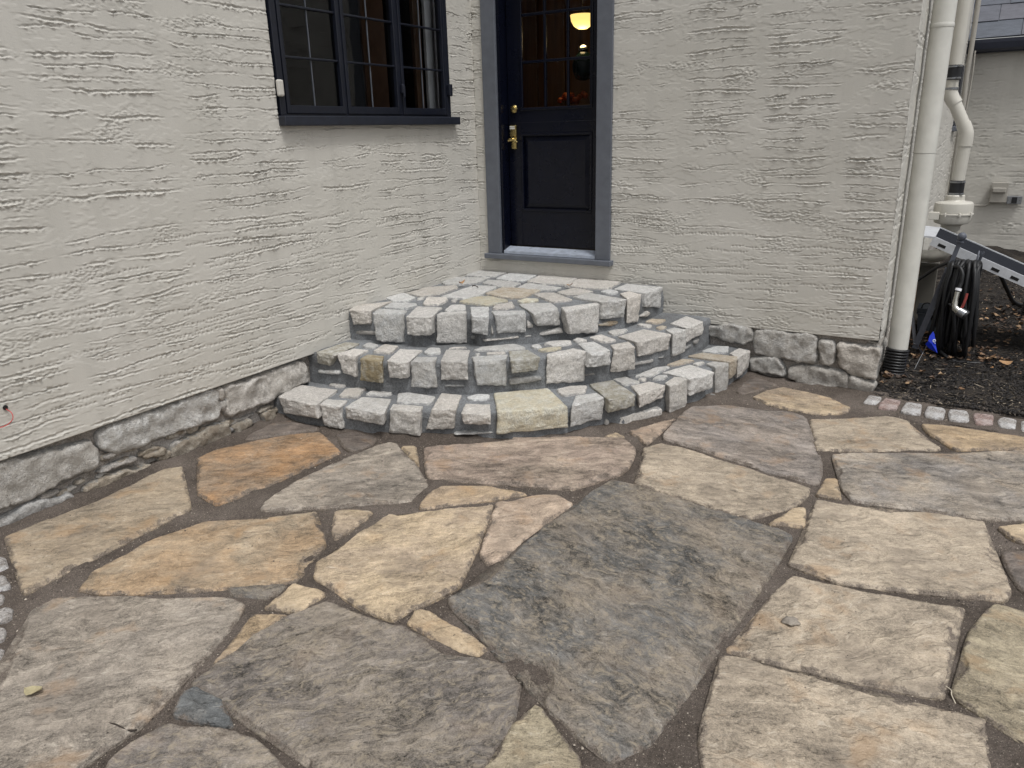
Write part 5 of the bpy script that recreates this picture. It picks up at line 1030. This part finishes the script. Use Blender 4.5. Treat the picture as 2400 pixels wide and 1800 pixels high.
# leaves in the bed
def leaf_mesh(mb, hues, p, a, L, rs, curl):
    d = Vector((math.cos(a), math.sin(a), 0)); s = Vector((-math.sin(a), math.cos(a), 0)); h = rs.rand()
    rows = [(0, .03), (.18, .30), (.42, .42), (.68, .33), (1, .02)]; v = []
    tl = Vector((rs.uniform(-.5, .5), rs.uniform(-.5, .5), 0))
    for t, w in rows:
        zc = curl*L*(t-.5)**2*1.6
        for k in (-1, 0, 1):
            q = p+d*((t-.5)*L)+s*(k*w*L*rs.uniform(.75, 1.15)); q.z += zc+abs(k)*curl*L*.22*rs.uniform(.3, 1.4)+(q-p).dot(tl)*.5; v.append(q)
    f = []
    for r in range(4):
        for k in range(2): f.append((r*3+k, r*3+k+1, r*3+k+4, r*3+k+3))
    mb.add(v, f); hues += [h]*len(v)
def leaf_z(y): return -.050+.022*min(1, max(0, (y+.02)/.3))
rsv = np.random.RandomState(77); mb = MB(); hues = []
CL = [(3.16, .35, .06, .10, 26), (3.30, 1.2, .10, .35, 70), (3.72, 1.15, .10, .18, 55), (3.78, 2.3, .16, .5, 70), (3.95, 2.7, .22, .6, 60), (3.3, 2.0, .12, .4, 60), (3.7, 1.6, .3, .7, 22), (3.6, .5, .4, .4, 6), (4.2, 3.5, .4, .8, 60)]
for cx, cy, sx_, sy_, n_ in CL:
    for _ in range(n_):
        x = cx+rsv.randn()*sx_; y = cy+rsv.randn()*sy_
        if x < 3.08 or y < .03 or y > 6.5: continue
        leaf_mesh(mb, hues, Vector((x, y, leaf_z(y)+rsv.uniform(.012, .035))), rsv.uniform(0, 6.28), rsv.uniform(.022, .055), rsv, rsv.uniform(.1, .9))
lo = mesh('leaf_litter', mb.v, mb.f, M['leaf'], None, True, {'hue': hues}); tag(lo, 'dry brown leaves scattered over the dark mulch', 'leaves', kind='stuff')

def one_leaf(name, p, a, L, seed, mat, label, curl=.5):
    rs = np.random.RandomState(seed); mb = MB(); h = []; leaf_mesh(mb, h, Vector((0, 0, 0)), a, L, rs, curl)
    o = mesh(name, mb.v, mb.f, mat, None, True, {'hue': [.93]*len(h)}); o.location = p; tag(o, label, 'leaf'); return o
one_leaf('leaf', (1.197, -4.40, zg(1.2, -4.4)+.016), .35, .062, 3, M['leaf_pale'], 'pale yellow torn leaf on the large flagstone at lower left', .35)
one_leaf('leaf', (.246, -.638, .592), 1.0, .05, 4, M['leaf'], 'curled orange leaf on the top step near the left wall', .8)
one_leaf('leaf', (1.017, -.375, .588), .2, .045, 5, M['leaf'], 'small brown leaf on the top step below the door sill', .6)
one_leaf('leaf', (3.814, .973, leaf_z(.97)+.03), .4, .09, 6, M['leaf'], 'largest bright orange leaf lying nearest on the dark mulch', .4)
tag(MB().tube(catmull([(.375, -.69, .590), (.395, -.70, .600), (.415, -.69, .592), (.43, -.70, .588)], 4), .004, 6).build('twig', M['twig'], auto=60), 'short dark twig on the top step beside the orange leaf', 'twig')
m = MB(); bm = bmesh.new(); bmesh.ops.create_icosphere(bm, subdivisions=3, radius=1.0)
for v in bm.verts:
    n_ = fbm(v.co*1.4+Vector((5, 1, 2)), 3); v.co = Vector((v.co.x*.027, v.co.y*.023, v.co.z*.010))*(1+.5*n_)
m.bm(bm); pb = m.build('pebble', M['pebble_grey'], smooth=True); pb.location = (3.14, -2.847, zg(3.14, -2.85)+.014); tag(pb, 'small flat grey pebble lying on a pale flagstone at right', 'pebble')
tag(MB().tube(catmull([(3.625, -2.95, -.004), (3.640, -2.965, -.002), (3.642, -2.99, .0), (3.654, -3.02, -.004)], 5), .0016, 6).build('straw', M['straw']), 'thin pale straw lying across the joint at lower right', 'straw')
tag(MB().tube(catmull([(1.50, -4.36, .022), (1.54, -4.35, .026), (1.585, -4.345, .022), (1.61, -4.33, .022)], 4), .003, 6).build('twig', M['twig']), 'short dark twig in the sand joint at the bottom left', 'twig')
# loose wire in a hole at the left edge of the wall
wr = tag(empty('loose_wire', (.004, -3.772, .578)), 'loop of thin red wire poking from a hole at the left edge', 'wire')
MB().lathe([(.011, 0), (.010, .003), (.003, .004)], (.003, -3.772, .578), (1, 0, 0), 12).build('hole', M['dark_hole'], wr)
MB().tube(catmull([(.004, -3.772, .572), (.030, -3.765, .555), (.035, -3.768, .530), (.028, -3.79, .510), (.010, -3.82, .500), (.012, -3.87, .503)], 6), .0018, 6).build('strand', M['wire_red'], wr)
